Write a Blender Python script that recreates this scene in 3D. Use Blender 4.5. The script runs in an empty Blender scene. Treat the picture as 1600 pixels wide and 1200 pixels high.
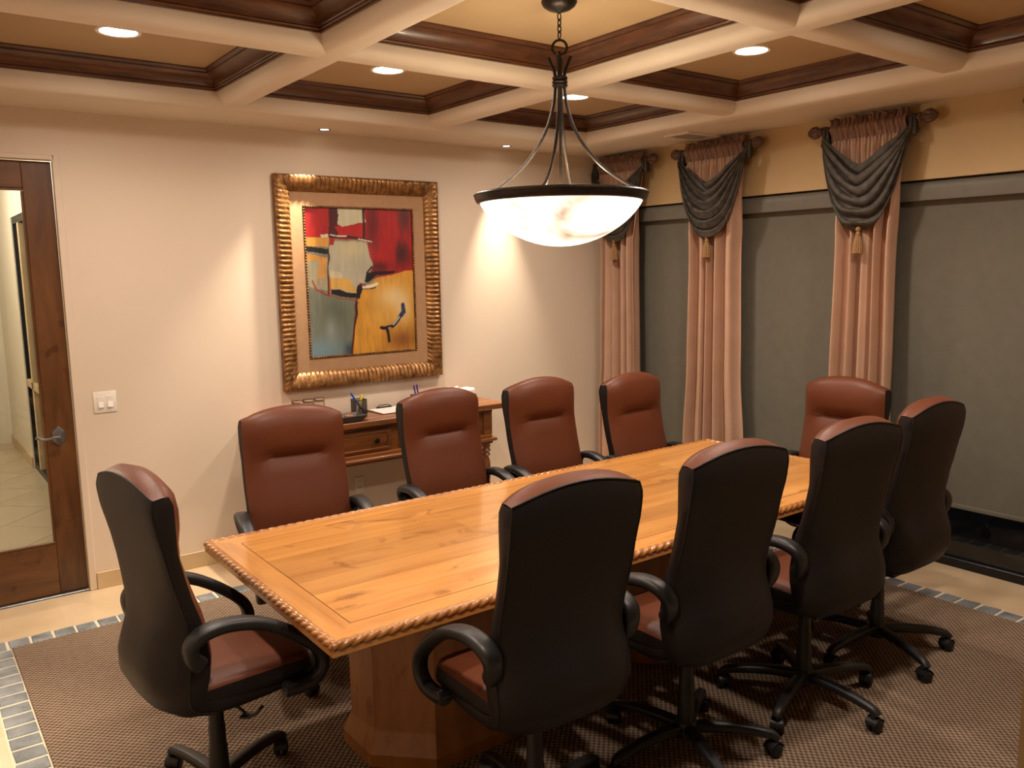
import bpy, bmesh, math, random
import numpy as np
from mathutils import Vector, Matrix

random.seed(7)
R = math.radians
PI = math.pi
scene = bpy.context.scene
col = scene.collection

# ------------------------------------------------------------------ camera
cam_data = bpy.data.cameras.new('camera')
cam = bpy.data.objects.new('camera', cam_data)
col.objects.link(cam)
cam_data.sensor_width = 36.0
cam_data.lens = 1304.3 / 1600 * 36.0
cam_data.clip_start = 0.02
_yaw, _pit, _rol = R(36.7246), R(7.8976), R(-0.9763)
_f = Vector((math.sin(_yaw) * math.cos(_pit), math.cos(_yaw) * math.cos(_pit), -math.sin(_pit)))
_r = Vector((math.cos(_yaw), -math.sin(_yaw), 0))
_u = _r.cross(_f)
_r2 = _r * math.cos(_rol) + _u * math.sin(_rol)
_u2 = -_r * math.sin(_rol) + _u * math.cos(_rol)
cam.matrix_world = Matrix(((_r2.x, _u2.x, -_f.x, 0.0), (_r2.y, _u2.y, -_f.y, 0.0),
                           (_r2.z, _u2.z, -_f.z, 1.824), (0, 0, 0, 1)))
scene.camera = cam

# ------------------------------------------------------------------ world, exposure
world = bpy.data.worlds.new('world')
scene.world = world
world.use_nodes = True
world.node_tree.nodes['Background'].inputs[0].default_value = (0.62, 0.60, 0.58, 1)
world.node_tree.nodes['Background'].inputs[1].default_value = 0.004
scene.view_settings.view_transform = 'Standard'
scene.view_settings.look = 'None'
scene.view_settings.gamma = 1.0
scene.view_settings.use_curve_mapping = False
scene.view_settings.exposure = -0.17
cy = scene.cycles
cy.use_denoising = True
cy.max_bounces = 8
cy.diffuse_bounces = 5
cy.glossy_bounces = 4
cy.transmission_bounces = 6
cy.sample_clamp_indirect = 6.0
cy.caustics_reflective = False
cy.caustics_refractive = False

WARM = (1.0, 0.835, 0.70)
P_PENDANT_UP = 5.5      # bulbs inside the bowl
E_BOWL = 2.3             # glow of the alabaster
P_DOWN = 114.0            # coffer downlights
P_SPOT = 330.0            # soffit accent spots
P_HALL = 60.0

# ------------------------------------------------------------------ room dimensions
YB = 5.227      # picture wall
XR = 4.86       # window wall
XL = -0.185     # left wall
YN = 0.38       # near wall
ZS = 2.715      # soffit underside
ZC = 2.91       # coffer panel
ZM = 2.82       # bottom edge of crown
BW = 0.165      # beam width
CX = [(0.385, 1.575), (1.74, 2.93), (3.095, 4.29)]
CY = [(0.83, 2.035), (2.20, 3.405), (3.57, 4.775)]
ZG = 2.29       # head of the window openings


# ------------------------------------------------------------------ materials
MATS = {}


def new_mat(name):
    m = bpy.data.materials.new(name)
    m.use_nodes = True
    nt = m.node_tree
    b = nt.nodes['Principled BSDF']
    MATS[name] = m
    return m, nt, b


def ramp(nt, stops):
    r = nt.nodes.new('ShaderNodeValToRGB')
    el = r.color_ramp.elements
    while len(el) < len(stops):
        el.new(0.5)
    for e, (p, c) in zip(el, stops):
        e.position = p
        e.color = (*c, 1)
    return r


def coords(nt, scale=(1, 1, 1), rnd=False, space='Object'):
    tc = nt.nodes.new('ShaderNodeTexCoord')
    mp = nt.nodes.new('ShaderNodeMapping')
    mp.inputs['Scale'].default_value = scale
    if rnd:
        oi = nt.nodes.new('ShaderNodeObjectInfo')
        ml = nt.nodes.new('ShaderNodeMath')
        ml.operation = 'MULTIPLY'
        ml.inputs[1].default_value = 37.0
        nt.links.new(oi.outputs['Random'], ml.inputs[0])
        ad = nt.nodes.new('ShaderNodeVectorMath')
        ad.operation = 'ADD'
        nt.links.new(tc.outputs[space], ad.inputs[0])
        nt.links.new(ml.outputs[0], ad.inputs[1])
        nt.links.new(ad.outputs[0], mp.inputs[0])
    else:
        nt.links.new(tc.outputs[space], mp.inputs[0])
    return mp


def noise(nt, vec, scale, detail=4, rough=0.55, dist=0.0):
    n = nt.nodes.new('ShaderNodeTexNoise')
    n.inputs['Scale'].default_value = scale
    n.inputs['Detail'].default_value = detail
    n.inputs['Roughness'].default_value = rough
    n.inputs['Distortion'].default_value = dist
    nt.links.new(vec.outputs[0], n.inputs['Vector'])
    return n


def bump(nt, bsdf, src, strength, dist=0.002):
    b = nt.nodes.new('ShaderNodeBump')
    b.inputs['Strength'].default_value = strength
    b.inputs['Distance'].default_value = dist
    nt.links.new(src, b.inputs['Height'])
    nt.links.new(b.outputs[0], bsdf.inputs['Normal'])
    return b


def mottled(name, c1, c2, scale, rough, bscale=0, bstr=0.0, metal=0.0, spec=0.5, coat=0.0, bdist=0.002, rnd=False):
    m, nt, b = new_mat(name)
    mp = coords(nt, rnd=rnd)
    n = noise(nt, mp, scale)
    r = ramp(nt, [(0.3, c1), (0.7, c2)])
    nt.links.new(n.outputs['Fac'], r.inputs[0])
    nt.links.new(r.outputs[0], b.inputs['Base Color'])
    b.inputs['Roughness'].default_value = rough
    b.inputs['Metallic'].default_value = metal
    b.inputs['Specular IOR Level'].default_value = spec
    b.inputs['Coat Weight'].default_value = coat
    if bstr:
        n2 = noise(nt, mp, bscale, 3)
        bump(nt, b, n2.outputs['Fac'], bstr, bdist)
    return m


def wood(name, dark, mid, light, stretch, rough=0.35, coat=0.0, scale=1.0, rnd=True, knots=False, coat_rough=0.1, tint=0.0):
    """stretch: mapping scale per axis (small along the grain)"""
    m, nt, b = new_mat(name)
    mp = coords(nt, tuple(s * scale for s in stretch), rnd=rnd)
    n = noise(nt, mp, 1.0, 6, 0.62, 0.6)
    r = ramp(nt, [(0.25, dark), (0.5, mid), (0.75, light)])
    nt.links.new(n.outputs['Fac'], r.inputs[0])
    out = r.outputs[0]
    if knots:
        mp2 = coords(nt, (2.0, 3.4, 2.0), rnd=rnd)
        n2 = noise(nt, mp2, 1.6, 5, 0.6, 1.4)
        r2 = ramp(nt, [(0.30, tuple(0.42 * c for c in mid)), (0.40, (1, 1, 1))])
        r2.color_ramp.elements[0].color = (0.45, 0.34, 0.28, 1)
        nt.links.new(n2.outputs['Fac'], r2.inputs[0])
        mx = nt.nodes.new('ShaderNodeMix')
        mx.data_type = 'RGBA'
        mx.blend_type = 'MULTIPLY'
        mx.inputs['Factor'].default_value = 0.75
        nt.links.new(out, mx.inputs['A'])
        nt.links.new(r2.outputs[0], mx.inputs['B'])
        out = mx.outputs['Result']
    if tint:
        oi = nt.nodes.new('ShaderNodeObjectInfo')
        mr = nt.nodes.new('ShaderNodeMapRange')
        mr.inputs['To Min'].default_value = 1 - tint
        mr.inputs['To Max'].default_value = 1 + tint
        nt.links.new(oi.outputs['Random'], mr.inputs['Value'])
        hs = nt.nodes.new('ShaderNodeHueSaturation')
        nt.links.new(mr.outputs[0], hs.inputs['Value'])
        nt.links.new(out, hs.inputs['Color'])
        out = hs.outputs[0]
    nt.links.new(out, b.inputs['Base Color'])
    b.inputs['Roughness'].default_value = rough
    b.inputs['Coat Weight'].default_value = coat
    b.inputs['Coat Roughness'].default_value = coat_rough
    bump(nt, b, n.outputs['Fac'], 0.08, 0.001)
    return m


def plain(name, c, rough=0.5, metal=0.0, spec=0.5, trans=0.0, ior=1.45, coat=0.0):
    m, nt, b = new_mat(name)
    mp = coords(nt)
    n = noise(nt, mp, 60.0, 2)
    r = ramp(nt, [(0.2, tuple(x * 0.93 for x in c)), (0.8, tuple(min(1, x * 1.05) for x in c))])
    nt.links.new(n.outputs['Fac'], r.inputs[0])
    nt.links.new(r.outputs[0], b.inputs['Base Color'])
    b.inputs['Roughness'].default_value = rough
    b.inputs['Metallic'].default_value = metal
    b.inputs['Specular IOR Level'].default_value = spec
    b.inputs['Transmission Weight'].default_value = trans
    b.inputs['IOR'].default_value = ior
    b.inputs['Coat Weight'].default_value = coat
    return m


def pane_mat(name, tint=(1, 1, 1), refl=0.05):
    """thin clear pane: mostly transparent with a Fresnel reflection"""
    m = bpy.data.materials.new(name)
    m.use_nodes = True
    nt = m.node_tree
    nt.nodes.clear()
    out = nt.nodes.new('ShaderNodeOutputMaterial')
    tr = nt.nodes.new('ShaderNodeBsdfTransparent')
    tr.inputs[0].default_value = (*tint, 1)
    gl = nt.nodes.new('ShaderNodeBsdfGlossy')
    gl.inputs['Roughness'].default_value = 0.01
    lw = nt.nodes.new('ShaderNodeLayerWeight')
    lw.inputs['Blend'].default_value = 0.5
    pw_ = nt.nodes.new('ShaderNodeMath')
    pw_.operation = 'POWER'
    pw_.inputs[1].default_value = 5.0
    nt.links.new(lw.outputs['Facing'], pw_.inputs[0])
    fr = nt.nodes.new('ShaderNodeMath')
    fr.operation = 'MULTIPLY_ADD'
    fr.inputs[1].default_value = 0.9
    fr.inputs[2].default_value = refl
    nt.links.new(pw_.outputs[0], fr.inputs[0])
    mx = nt.nodes.new('ShaderNodeMixShader')
    nt.links.new(fr.outputs[0], mx.inputs[0])
    nt.links.new(tr.outputs[0], mx.inputs[1])
    nt.links.new(gl.outputs[0], mx.inputs[2])
    nt.links.new(mx.outputs[0], out.inputs[0])
    MATS[name] = m
    return m


def emit(name, c, s):
    m, nt, b = new_mat(name)
    b.inputs['Base Color'].default_value = (0.8, 0.8, 0.8, 1)
    b.inputs['Emission Color'].default_value = (*c, 1)
    b.inputs['Emission Strength'].default_value = s
    return m


mottled('wall_paint', (0.655, 0.545, 0.425), (0.685, 0.57, 0.45), 1.6, 0.55, 40, 0.03)
mottled('wall_gold', (0.46, 0.32, 0.155), (0.50, 0.355, 0.18), 2.2, 0.6, 40, 0.03)
mottled('soffit_paint', (0.69, 0.605, 0.50), (0.72, 0.635, 0.53), 1.6, 0.6, 40, 0.02)
mottled('coffer_paint', (0.43, 0.30, 0.165), (0.47, 0.335, 0.185), 2.0, 0.6)
wood('crown_wood', (0.030, 0.0105, 0.004), (0.082, 0.029, 0.0105), (0.145, 0.052, 0.019), (6, 6, 40), 0.38, 0.25, 1.0)
wood('door_wood', (0.042, 0.015, 0.004), (0.112, 0.042, 0.010), (0.18, 0.073, 0.019), (9, 9, 1.6), 0.4, 0.3, 1.0, knots=True)
wood('door_wood_h', (0.042, 0.015, 0.004), (0.112, 0.042, 0.010), (0.18, 0.073, 0.019), (1.6, 9, 9), 0.4, 0.3, 1.0, knots=True)
wood('table_wood', (0.37, 0.150, 0.034), (0.52, 0.235, 0.058), (0.61, 0.300, 0.084), (1.5, 13, 13), 0.3, 0.5, 1.0, knots=True, tint=0.16)
wood('table_wood_y', (0.37, 0.150, 0.034), (0.52, 0.235, 0.058), (0.61, 0.300, 0.084), (13, 1.5, 13), 0.3, 0.5, 1.0, knots=False, tint=0.1)
wood('rope_wood', (0.24, 0.090, 0.020), (0.37, 0.155, 0.038), (0.46, 0.20, 0.055), (8, 8, 8), 0.28, 0.5, 1.0)
wood('pedestal_wood', (0.22, 0.082, 0.020), (0.35, 0.140, 0.036), (0.43, 0.185, 0.052), (10, 10, 1.5), 0.4, 0.2, 1.0, knots=True)
wood('console_wood', (0.09, 0.027, 0.007), (0.22, 0.075, 0.020), (0.34, 0.13, 0.036), (1.6, 16, 16), 0.36, 0.3, 1.0)
plain('inlay_dark', (0.15, 0.052, 0.012), 0.4)
m, nt, b = new_mat('leather')
mp = coords(nt)
n1 = noise(nt, mp, 3.0, 4)
rr = ramp(nt, [(0.3, (0.098, 0.0275, 0.0115)), (0.7, (0.125, 0.0365, 0.0155))])
nt.links.new(n1.outputs['Fac'], rr.inputs[0])
nt.links.new(rr.outputs[0], b.inputs['Base Color'])
b.inputs['Roughness'].default_value = 0.42
b.inputs['Specular IOR Level'].default_value = 0.27
vo = nt.nodes.new('ShaderNodeTexVoronoi')
vo.inputs['Scale'].default_value = 330
nt.links.new(mp.outputs[0], vo.inputs['Vector'])
bump(nt, b, vo.outputs['Distance'], 0.25, 0.0012)
m, nt, b = new_mat('dark_vinyl')
mp = coords(nt)
n1 = noise(nt, mp, 3.0, 4)
rr = ramp(nt, [(0.3, (0.0090, 0.0062, 0.0060)), (0.7, (0.0125, 0.0088, 0.0082))])
nt.links.new(n1.outputs['Fac'], rr.inputs[0])
nt.links.new(rr.outputs[0], b.inputs['Base Color'])
b.inputs['Roughness'].default_value = 0.5
b.inputs['Specular IOR Level'].default_value = 0.3
vo = nt.nodes.new('ShaderNodeTexVoronoi')
vo.inputs['Scale'].default_value = 330
nt.links.new(mp.outputs[0], vo.inputs['Vector'])
bump(nt, b, vo.outputs['Distance'], 0.2, 0.001)
mottled('black_plastic', (0.010, 0.010, 0.011), (0.014, 0.014, 0.015), 40, 0.42, 300, 0.08)
plain('black_rubber', (0.008, 0.008, 0.008), 0.5)
plain('black_metal', (0.006, 0.006, 0.007), 0.35)
plain('dark_frame', (0.007, 0.007, 0.008), 0.4)
plain('white_plastic', (0.78, 0.73, 0.64), 0.35)
plain('paper', (0.82, 0.80, 0.76), 0.7)
mottled('bronze', (0.022, 0.017, 0.014), (0.034, 0.026, 0.021), 25, 0.36, metal=0.75)
plain('pewter', (0.24, 0.235, 0.23), 0.36, 0.8)
mottled('trav', (0.52, 0.385, 0.235), (0.62, 0.47, 0.30), 3.2, 0.30, 30, 0.03, rnd=True)
mottled('trav_base', (0.48, 0.35, 0.19), (0.58, 0.44, 0.26), 4.0, 0.4)
mottled('hall_tile', (0.44, 0.36, 0.24), (0.52, 0.44, 0.31), 3.0, 0.28, rnd=True)
plain('grout', (0.62, 0.55, 0.42), 0.85)
mottled('slate', (0.10, 0.11, 0.115), (0.25, 0.268, 0.275), 9.0, 0.5, 22, 0.7, bdist=0.01, rnd=True)
mottled('shade_fabric', (0.125, 0.116, 0.088), (0.140, 0.130, 0.100), 14, 0.85, 500, 0.25, bdist=0.0008)
mottled('shade_box', (0.135, 0.125, 0.10), (0.15, 0.138, 0.112), 14, 0.55)
mottled('curtain', (0.46, 0.282, 0.188), (0.52, 0.325, 0.22), 5, 0.75, 260, 0.25, bdist=0.0008)
mottled('curtain_header', (0.17, 0.088, 0.060), (0.23, 0.125, 0.082), 7, 0.7, 200, 0.2)
mottled('swag_velvet', (0.018, 0.0145, 0.0105), (0.066, 0.054, 0.040), 26, 0.62, 60, 0.4, bdist=0.003)
mottled('gold_thread', (0.22, 0.115, 0.035), (0.30, 0.165, 0.055), 60, 0.5, 200, 0.6)
mottled('rod_wood', (0.055, 0.024, 0.014), (0.13, 0.06, 0.035), 20, 0.4)
mottled('gilt', (0.13, 0.055, 0.016), (0.42, 0.21, 0.07), 22, 0.34, 90, 0.3, metal=0.55)
mottled('gilt_dark', (0.05, 0.022, 0.008), (0.12, 0.055, 0.018), 22, 0.45, metal=0.3)
mottled('linen_mat', (0.34, 0.19, 0.095), (0.38, 0.22, 0.11), 30, 0.8, 400, 0.3)
plain('blue_pen', (0.01, 0.10, 0.50), 0.35)
plain('yellow_pen', (0.75, 0.62, 0.03), 0.4)
plain('purple_pen', (0.07, 0.03, 0.22), 0.4)
plain('brown_board', (0.10, 0.035, 0.015), 0.5)
plain('steel', (0.55, 0.55, 0.54), 0.25, 1.0)
plain('smoke_tray', (0.055, 0.050, 0.045), 0.35)
plain('copper_disc', (0.35, 0.12, 0.05), 0.4)
pane_mat('clear_pane')
pane_mat('window_pane', (0.9, 0.92, 0.95))
plain('tumbler_glass', (0.98, 0.99, 0.985), 0.0, 0.0, 0.5, 1.0, 1.45)
plain('hall_paint', (0.72, 0.67, 0.56), 0.6)
plain('hall_door', (0.56, 0.50, 0.40), 0.5)
emit('lamp_disc', (1.0, 0.88, 0.70), 14.0)
emit('spot_disc', (1.0, 0.90, 0.75), 12.0)

# carpet: basket weave relief
m, nt, b = new_mat('carpet_weave')
mp = coords(nt)
w1 = nt.nodes.new('ShaderNodeTexWave')
w1.bands_direction = 'X'
w1.inputs['Scale'].default_value = 11.8
w1.inputs['Distortion'].default_value = 0.5
w1.inputs['Detail'].default_value = 1.0
w2 = nt.nodes.new('ShaderNodeTexWave')
w2.bands_direction = 'Y'
w2.inputs['Scale'].default_value = 11.8
w2.inputs['Distortion'].default_value = 0.5
w2.inputs['Detail'].default_value = 1.0
for w in (w1, w2):
    nt.links.new(mp.outputs[0], w.inputs['Vector'])
# staggered loops: a*b + (1-a)*(1-b)
m1 = nt.nodes.new('ShaderNodeMath')
m1.operation = 'MULTIPLY'
nt.links.new(w1.outputs['Fac'], m1.inputs[0])
nt.links.new(w2.outputs['Fac'], m1.inputs[1])
i1 = nt.nodes.new('ShaderNodeMath')
i1.operation = 'SUBTRACT'
i1.inputs[0].default_value = 1.0
nt.links.new(w1.outputs['Fac'], i1.inputs[1])
i2 = nt.nodes.new('ShaderNodeMath')
i2.operation = 'SUBTRACT'
i2.inputs[0].default_value = 1.0
nt.links.new(w2.outputs['Fac'], i2.inputs[1])
mul = nt.nodes.new('ShaderNodeMath')
mul.operation = 'MULTIPLY_ADD'
nt.links.new(i1.outputs[0], mul.inputs[0])
nt.links.new(i2.outputs[0], mul.inputs[1])
nt.links.new(m1.outputs[0], mul.inputs[2])
n1 = noise(nt, mp, 45, 3)
n2 = noise(nt, mp, 2.5, 3)
rr = ramp(nt, [(0.0, (0.060, 0.037, 0.025)), (0.35, (0.125, 0.083, 0.057)), (0.85, (0.30, 0.220, 0.155))])
ad = nt.nodes.new('ShaderNodeMath')
ad.operation = 'MULTIPLY_ADD'
ad.inputs[1].default_value = 0.35
nt.links.new(n1.outputs['Fac'], ad.inputs[0])
nt.links.new(mul.outputs[0], ad.inputs[2])
sb = nt.nodes.new('ShaderNodeMath')
sb.operation = 'SUBTRACT'
sb.inputs[1].default_value = 0.12
nt.links.new(ad.outputs[0], sb.inputs[0])
nt.links.new(sb.outputs[0], rr.inputs[0])
nt.links.new(rr.outputs[0], b.inputs['Base Color'])
b.inputs['Roughness'].default_value = 0.95
b.inputs['Specular IOR Level'].default_value = 0.1
bump(nt, b, ad.outputs[0], 0.9, 0.006)

# alabaster bowl: translucent stone glass with cloudy veins, glowing
m, nt, b = new_mat('alabaster')
mp = coords(nt, (1.0, 1.0, 2.2))
n1 = noise(nt, mp, 2.4, 4, 0.55, 1.0)
rr = ramp(nt, [(0.30, (0.22, 0.18, 0.14)), (0.50, (1.0, 0.88, 0.70))])
nt.links.new(n1.outputs['Fac'], rr.inputs[0])
b.inputs['Base Color'].default_value = (0.75, 0.68, 0.58, 1)
b.inputs['Roughness'].default_value = 0.3
nt.links.new(rr.outputs[0], b.inputs['Emission Color'])
b.inputs['Emission Strength'].default_value = E_BOWL

# canvas: colour attribute painted below
m, nt, b = new_mat('canvas_paint')
va = nt.nodes.new('ShaderNodeVertexColor')
va.layer_name = 'paint'
nt.links.new(va.outputs[0], b.inputs['Base Color'])
b.inputs['Roughness'].default_value = 0.45
mp = coords(nt, (1, 1, 0.4))
n1 = noise(nt, mp, 70, 4)
bump(nt, b, n1.outputs['Fac'], 0.15, 0.002)


# ------------------------------------------------------------------ mesh helpers
class MB:
    def __init__(self):
        self.v = []
        self.f = []

    def add(self, vs, fs):
        o = len(self.v)
        self.v += [tuple(p) for p in vs]
        self.f += [tuple(i + o for i in f) for f in fs]
        return self

    def box(self, x0, x1, y0, y1, z0, z1, bev=0.0, seg=2):
        if bev <= 0:
            vs = [(x, y, z) for z in (z0, z1) for y in (y0, y1) for x in (x0, x1)]
            return self.add(vs, [(0, 2, 3, 1), (4, 5, 7, 6), (0, 1, 5, 4), (2, 6, 7, 3), (0, 4, 6, 2), (1, 3, 7, 5)])
        bm = bmesh.new()
        bmesh.ops.create_cube(bm, size=1)
        for v in bm.verts:
            v.co = Vector(((x0 + x1) / 2 + v.co.x * (x1 - x0), (y0 + y1) / 2 + v.co.y * (y1 - y0), (z0 + z1) / 2 + v.co.z * (z1 - z0)))
        bmesh.ops.bevel(bm, geom=bm.edges[:], offset=bev, segments=seg, affect='EDGES', profile=0.5)
        return self.bm(bm)

    def bm(self, bm):
        bm.verts.index_update()
        self.add([v.co.copy() for v in bm.verts], [[v.index for v in f.verts] for f in bm.faces])
        bm.free()
        return self

    def lathe(self, prof, n=24, axis='z', c=(0, 0, 0), cap=True, flute=0, fl=0.0):
        vs, fs = [], []
        for (r, h) in prof:
            for k in range(n):
                a = 2 * PI * k / n
                rr = r * (1 + fl * math.cos(flute * a)) if flute else r
                p = (rr * math.cos(a), rr * math.sin(a), h)
                if axis == 'x':
                    p = (h, p[0], p[1])
                elif axis == 'y':
                    p = (p[1], h, p[0])
                vs.append((p[0] + c[0], p[1] + c[1], p[2] + c[2]))
        m_ = len(prof)
        for i in range(m_ - 1):
            for k in range(n):
                a, b2 = i * n + k, i * n + (k + 1) % n
                fs.append((a, b2, b2 + n, a + n))
        if cap:
            if prof[0][0] > 1e-6:
                fs.append(tuple(reversed(range(n))))
            if prof[-1][0] > 1e-6:
                fs.append(tuple((m_ - 1) * n + k for k in range(n)))
        return self.add(vs, fs)

    def sweep(self, path, sec, closed=False, cap=True, side=None, scale=None):
        """sec: list of (a,b) section points (a along side vector, b along normal)"""
        P = [Vector(p) for p in path]
        n, k = len(P), len(sec)
        vs, fs = [], []
        prev = None
        for i in range(n):
            if closed:
                t = (P[(i + 1) % n] - P[i - 1]).normalized()
            else:
                t = (P[min(i + 1, n - 1)] - P[max(i - 1, 0)]).normalized()
            if side is not None:
                s = Vector(side)
                s = (s - t * s.dot(t)).normalized()
            else:
                if prev is None:
                    ref = Vector((0, 0, 1)) if abs(t.z) < 0.9 else Vector((1, 0, 0))
                    s = t.cross(ref).normalized()
                else:
                    s = (prev - t * prev.dot(t)).normalized()
            prev = s
            nrm = s.cross(t)
            sc = scale(i / (n - 1)) if scale else 1.0
            sa, sb_ = sc if isinstance(sc, tuple) else (sc, sc)
            for (a, b2) in sec:
                vs.append(P[i] + s * (a * sa) + nrm * (b2 * sb_))
        rng = n if closed else n - 1
        for i in range(rng):
            for j in range(k):
                a, b2 = i * k + j, i * k + (j + 1) % k
                c2, d = ((i + 1) % n) * k + (j + 1) % k, ((i + 1) % n) * k + j
                fs.append((a, b2, c2, d))
        if cap and not closed:
            fs.append(tuple(reversed(range(k))))
            fs.append(tuple((n - 1) * k + j for j in range(k)))
        return self.add(vs, fs)

    def tube(self, path, r, n=8, closed=False, scale=None):
        return self.sweep(path, [(r * math.cos(2 * PI * k / n), r * math.sin(2 * PI * k / n)) for k in range(n)], closed, True, None, scale)

    def grid(self, fn, nu, nv, flip=False):
        vs = [fn(i / nu, j / nv) for j in range(nv + 1) for i in range(nu + 1)]
        fs = []
        for j in range(nv):
            for i in range(nu):
                a = j * (nu + 1) + i
                q = (a, a + 1, a + nu + 2, a + nu + 1)
                fs.append(tuple(reversed(q)) if flip else q)
        return self.add(vs, fs)

    def prism(self, poly, z0, z1):
        n = len(poly)
        vs = [(x, y, z0) for x, y in poly] + [(x, y, z1) for x, y in poly]
        fs = [tuple(reversed(range(n))), tuple(range(n, 2 * n))]
        fs += [(i, (i + 1) % n, n + (i + 1) % n, n + i) for i in range(n)]
        return self.add(vs, fs)

    def mesh(self, name, mat, smooth=35):
        me = bpy.data.meshes.new(name)
        me.from_pydata([tuple(p) for p in self.v], [], self.f)
        bm = bmesh.new()
        bm.from_mesh(me)
        bmesh.ops.remove_doubles(bm, verts=bm.verts[:], dist=1e-5)
        bmesh.ops.recalc_face_normals(bm, faces=bm.faces[:])
        bm.to_mesh(me)
        bm.free()
        if smooth:
            me.shade_smooth()
            me.set_sharp_from_angle(angle=R(smooth))
        me.materials.append(MATS[mat])
        return me

    def build(self, name, mat, parent=None, smooth=35, solid=0.0, loc=None):
        o = bpy.data.objects.new(name, self.mesh(name, mat, smooth))
        col.objects.link(o)
        if parent is not None:
            o.parent = parent
        if loc is not None:
            o.location = loc
        if solid:
            md = o.modifiers.new('solid', 'SOLIDIFY')
            md.thickness = solid
            md.offset = 0
        return o


def rsec(w, h, r, n=3):
    """rounded rectangle section, w x h"""
    pts = []
    for cx, cy_, a0 in ((w / 2 - r, h / 2 - r, 0), (-w / 2 + r, h / 2 - r, 90), (-w / 2 + r, -h / 2 + r, 180), (w / 2 - r, -h / 2 + r, 270)):
        for k in range(n + 1):
            a = R(a0 + 90 * k / n)
            pts.append((cx + r * math.cos(a), cy_ + r * math.sin(a)))
    return pts


def catmull(pts, n=6):
    P = [Vector(p) for p in pts]
    out = []
    for i in range(len(P) - 1):
        p0, p1, p2, p3 = P[max(i - 1, 0)], P[i], P[i + 1], P[min(i + 2, len(P) - 1)]
        for k in range(n):
            t = k / n
            out.append(0.5 * ((2 * p1) + (p2 - p0) * t + (2 * p0 - 5 * p1 + 4 * p2 - p3) * t * t + (3 * p1 - p0 - 3 * p2 + p3) * t ** 3))
    out.append(P[-1])
    return out


def lerp_table(tab, x):
    if x <= tab[0][0]:
        return tab[0][1]
    for (a, va), (b2, vb) in zip(tab, tab[1:]):
        if x <= b2:
            t = (x - a) / (b2 - a)
            t = t * t * (3 - 2 * t)
            return va + (vb - va) * t
    return tab[-1][1]


def tag(o, label=None, cat=None, group=None, kind=None):
    if label:
        o['label'] = label
    if cat:
        o['category'] = cat
    if group:
        o['group'] = group
    if kind:
        o['kind'] = kind
    return o


def thing(name, loc, rz, label, cat, group=None):
    o = bpy.data.objects.new(name, None)
    o.empty_display_size = 0.1
    col.objects.link(o)
    o.location = loc
    o.rotation_euler = (0, 0, rz)
    return tag(o, label, cat, group)


def struct(o):
    o['kind'] = 'structure'
    return o


def copy_tree(o, parent=None):
    c = o.copy()
    col.objects.link(c)
    c.parent = parent
    for ch in o.children:
        copy_tree(ch, c)
    return c


def link_mesh(name, me, parent, loc=(0, 0, 0), rz=0.0):
    o = bpy.data.objects.new(name, me)
    col.objects.link(o)
    o.parent = parent
    o.location = loc
    o.rotation_euler = (0, 0, rz)
    return o


def spot(name, loc, energy, size, blend, parent=None, aim=None, color=WARM, radius=0.03):
    d = bpy.data.lights.new(name, 'SPOT')
    d.energy = energy
    d.color = color
    d.spot_size = R(size)
    d.spot_blend = blend
    d.shadow_soft_size = radius
    o = bpy.data.objects.new(name, d)
    col.objects.link(o)
    o.location = loc
    if aim is not None:
        o.rotation_euler = (Vector(aim) - Vector(loc)).to_track_quat('-Z', 'Y').to_euler()
    if parent is not None:
        o.parent = parent
    return o


def point(name, loc, energy, parent=None, color=WARM, radius=0.03):
    d = bpy.data.lights.new(name, 'POINT')
    d.energy = energy
    d.color = color
    d.shadow_soft_size = radius
    o = bpy.data.objects.new(name, d)
    col.objects.link(o)
    o.location = loc
    if parent is not None:
        o.parent = parent
    return o


# ================================================================== SETTING
# floor slab (grout bed) with its travertine tiles and slate border stones
floor = struct(MB().box(XL - 0.2, 5.12, -0.6, YB + 0.12, -0.08, -0.0015).build('floor', 'grout', smooth=0))

# carpet field
CX0, CX1, CY0, CY1 = 0.342, 4.435, 0.98, 4.628
carpet = MB().box(CX0, CX1, CY0, CY1, -0.004, 0.006, 0.003, 1).build('carpet', 'carpet_weave', smooth=0)
tag(carpet, 'brown and tan basket-weave carpet set into the floor inside a slate border', 'carpet')

SW, SP = 0.118, 0.1035          # stone band width and pitch
stone_me = []
for k in range(5):
    bm = bmesh.new()
    bmesh.ops.create_cube(bm, size=1)
    for v in bm.verts:
        v.co.x *= 0.092
        v.co.y *= 0.108
        v.co.z = v.co.z * 0.016 - 0.008
        v.co.x += random.uniform(-0.003, 0.003)
        v.co.y += random.uniform(-0.003, 0.003)
        if v.co.z > -0.004:
            v.co.z += random.uniform(0.001, 0.004)
    bmesh.ops.bevel(bm, geom=[e for e in bm.edges if all(v.co.z > -0.005 for v in e.verts)], offset=0.004, segments=1, affect='EDGES')
    stone_me.append(MB().bm(bm).mesh('slate_stone', 'slate', 30))


def stone_row(p0, p1, rot):
    L = (Vector(p1) - Vector(p0)).length
    n = round(L / SP)
    for k in range(n):
        t = (k + 0.5) / n
        p = Vector(p0).lerp(Vector(p1), t)
        link_mesh('slate_stone', random.choice(stone_me), floor, (p.x, p.y, 0), rot + random.choice((0, PI)))


stone_row((CX0 - SW, CY1 + SW / 2), (CX1 + SW, CY1 + SW / 2), 0)
stone_row((CX0 - SW, CY0 - SW / 2), (CX1 + SW, CY0 - SW / 2), 0)
stone_row((CX0 - SW / 2, CY0), (CX0 - SW / 2, CY1), PI / 2)
stone_row((CX1 + SW / 2, CY0), (CX1 + SW / 2, CY1), PI / 2)


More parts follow.
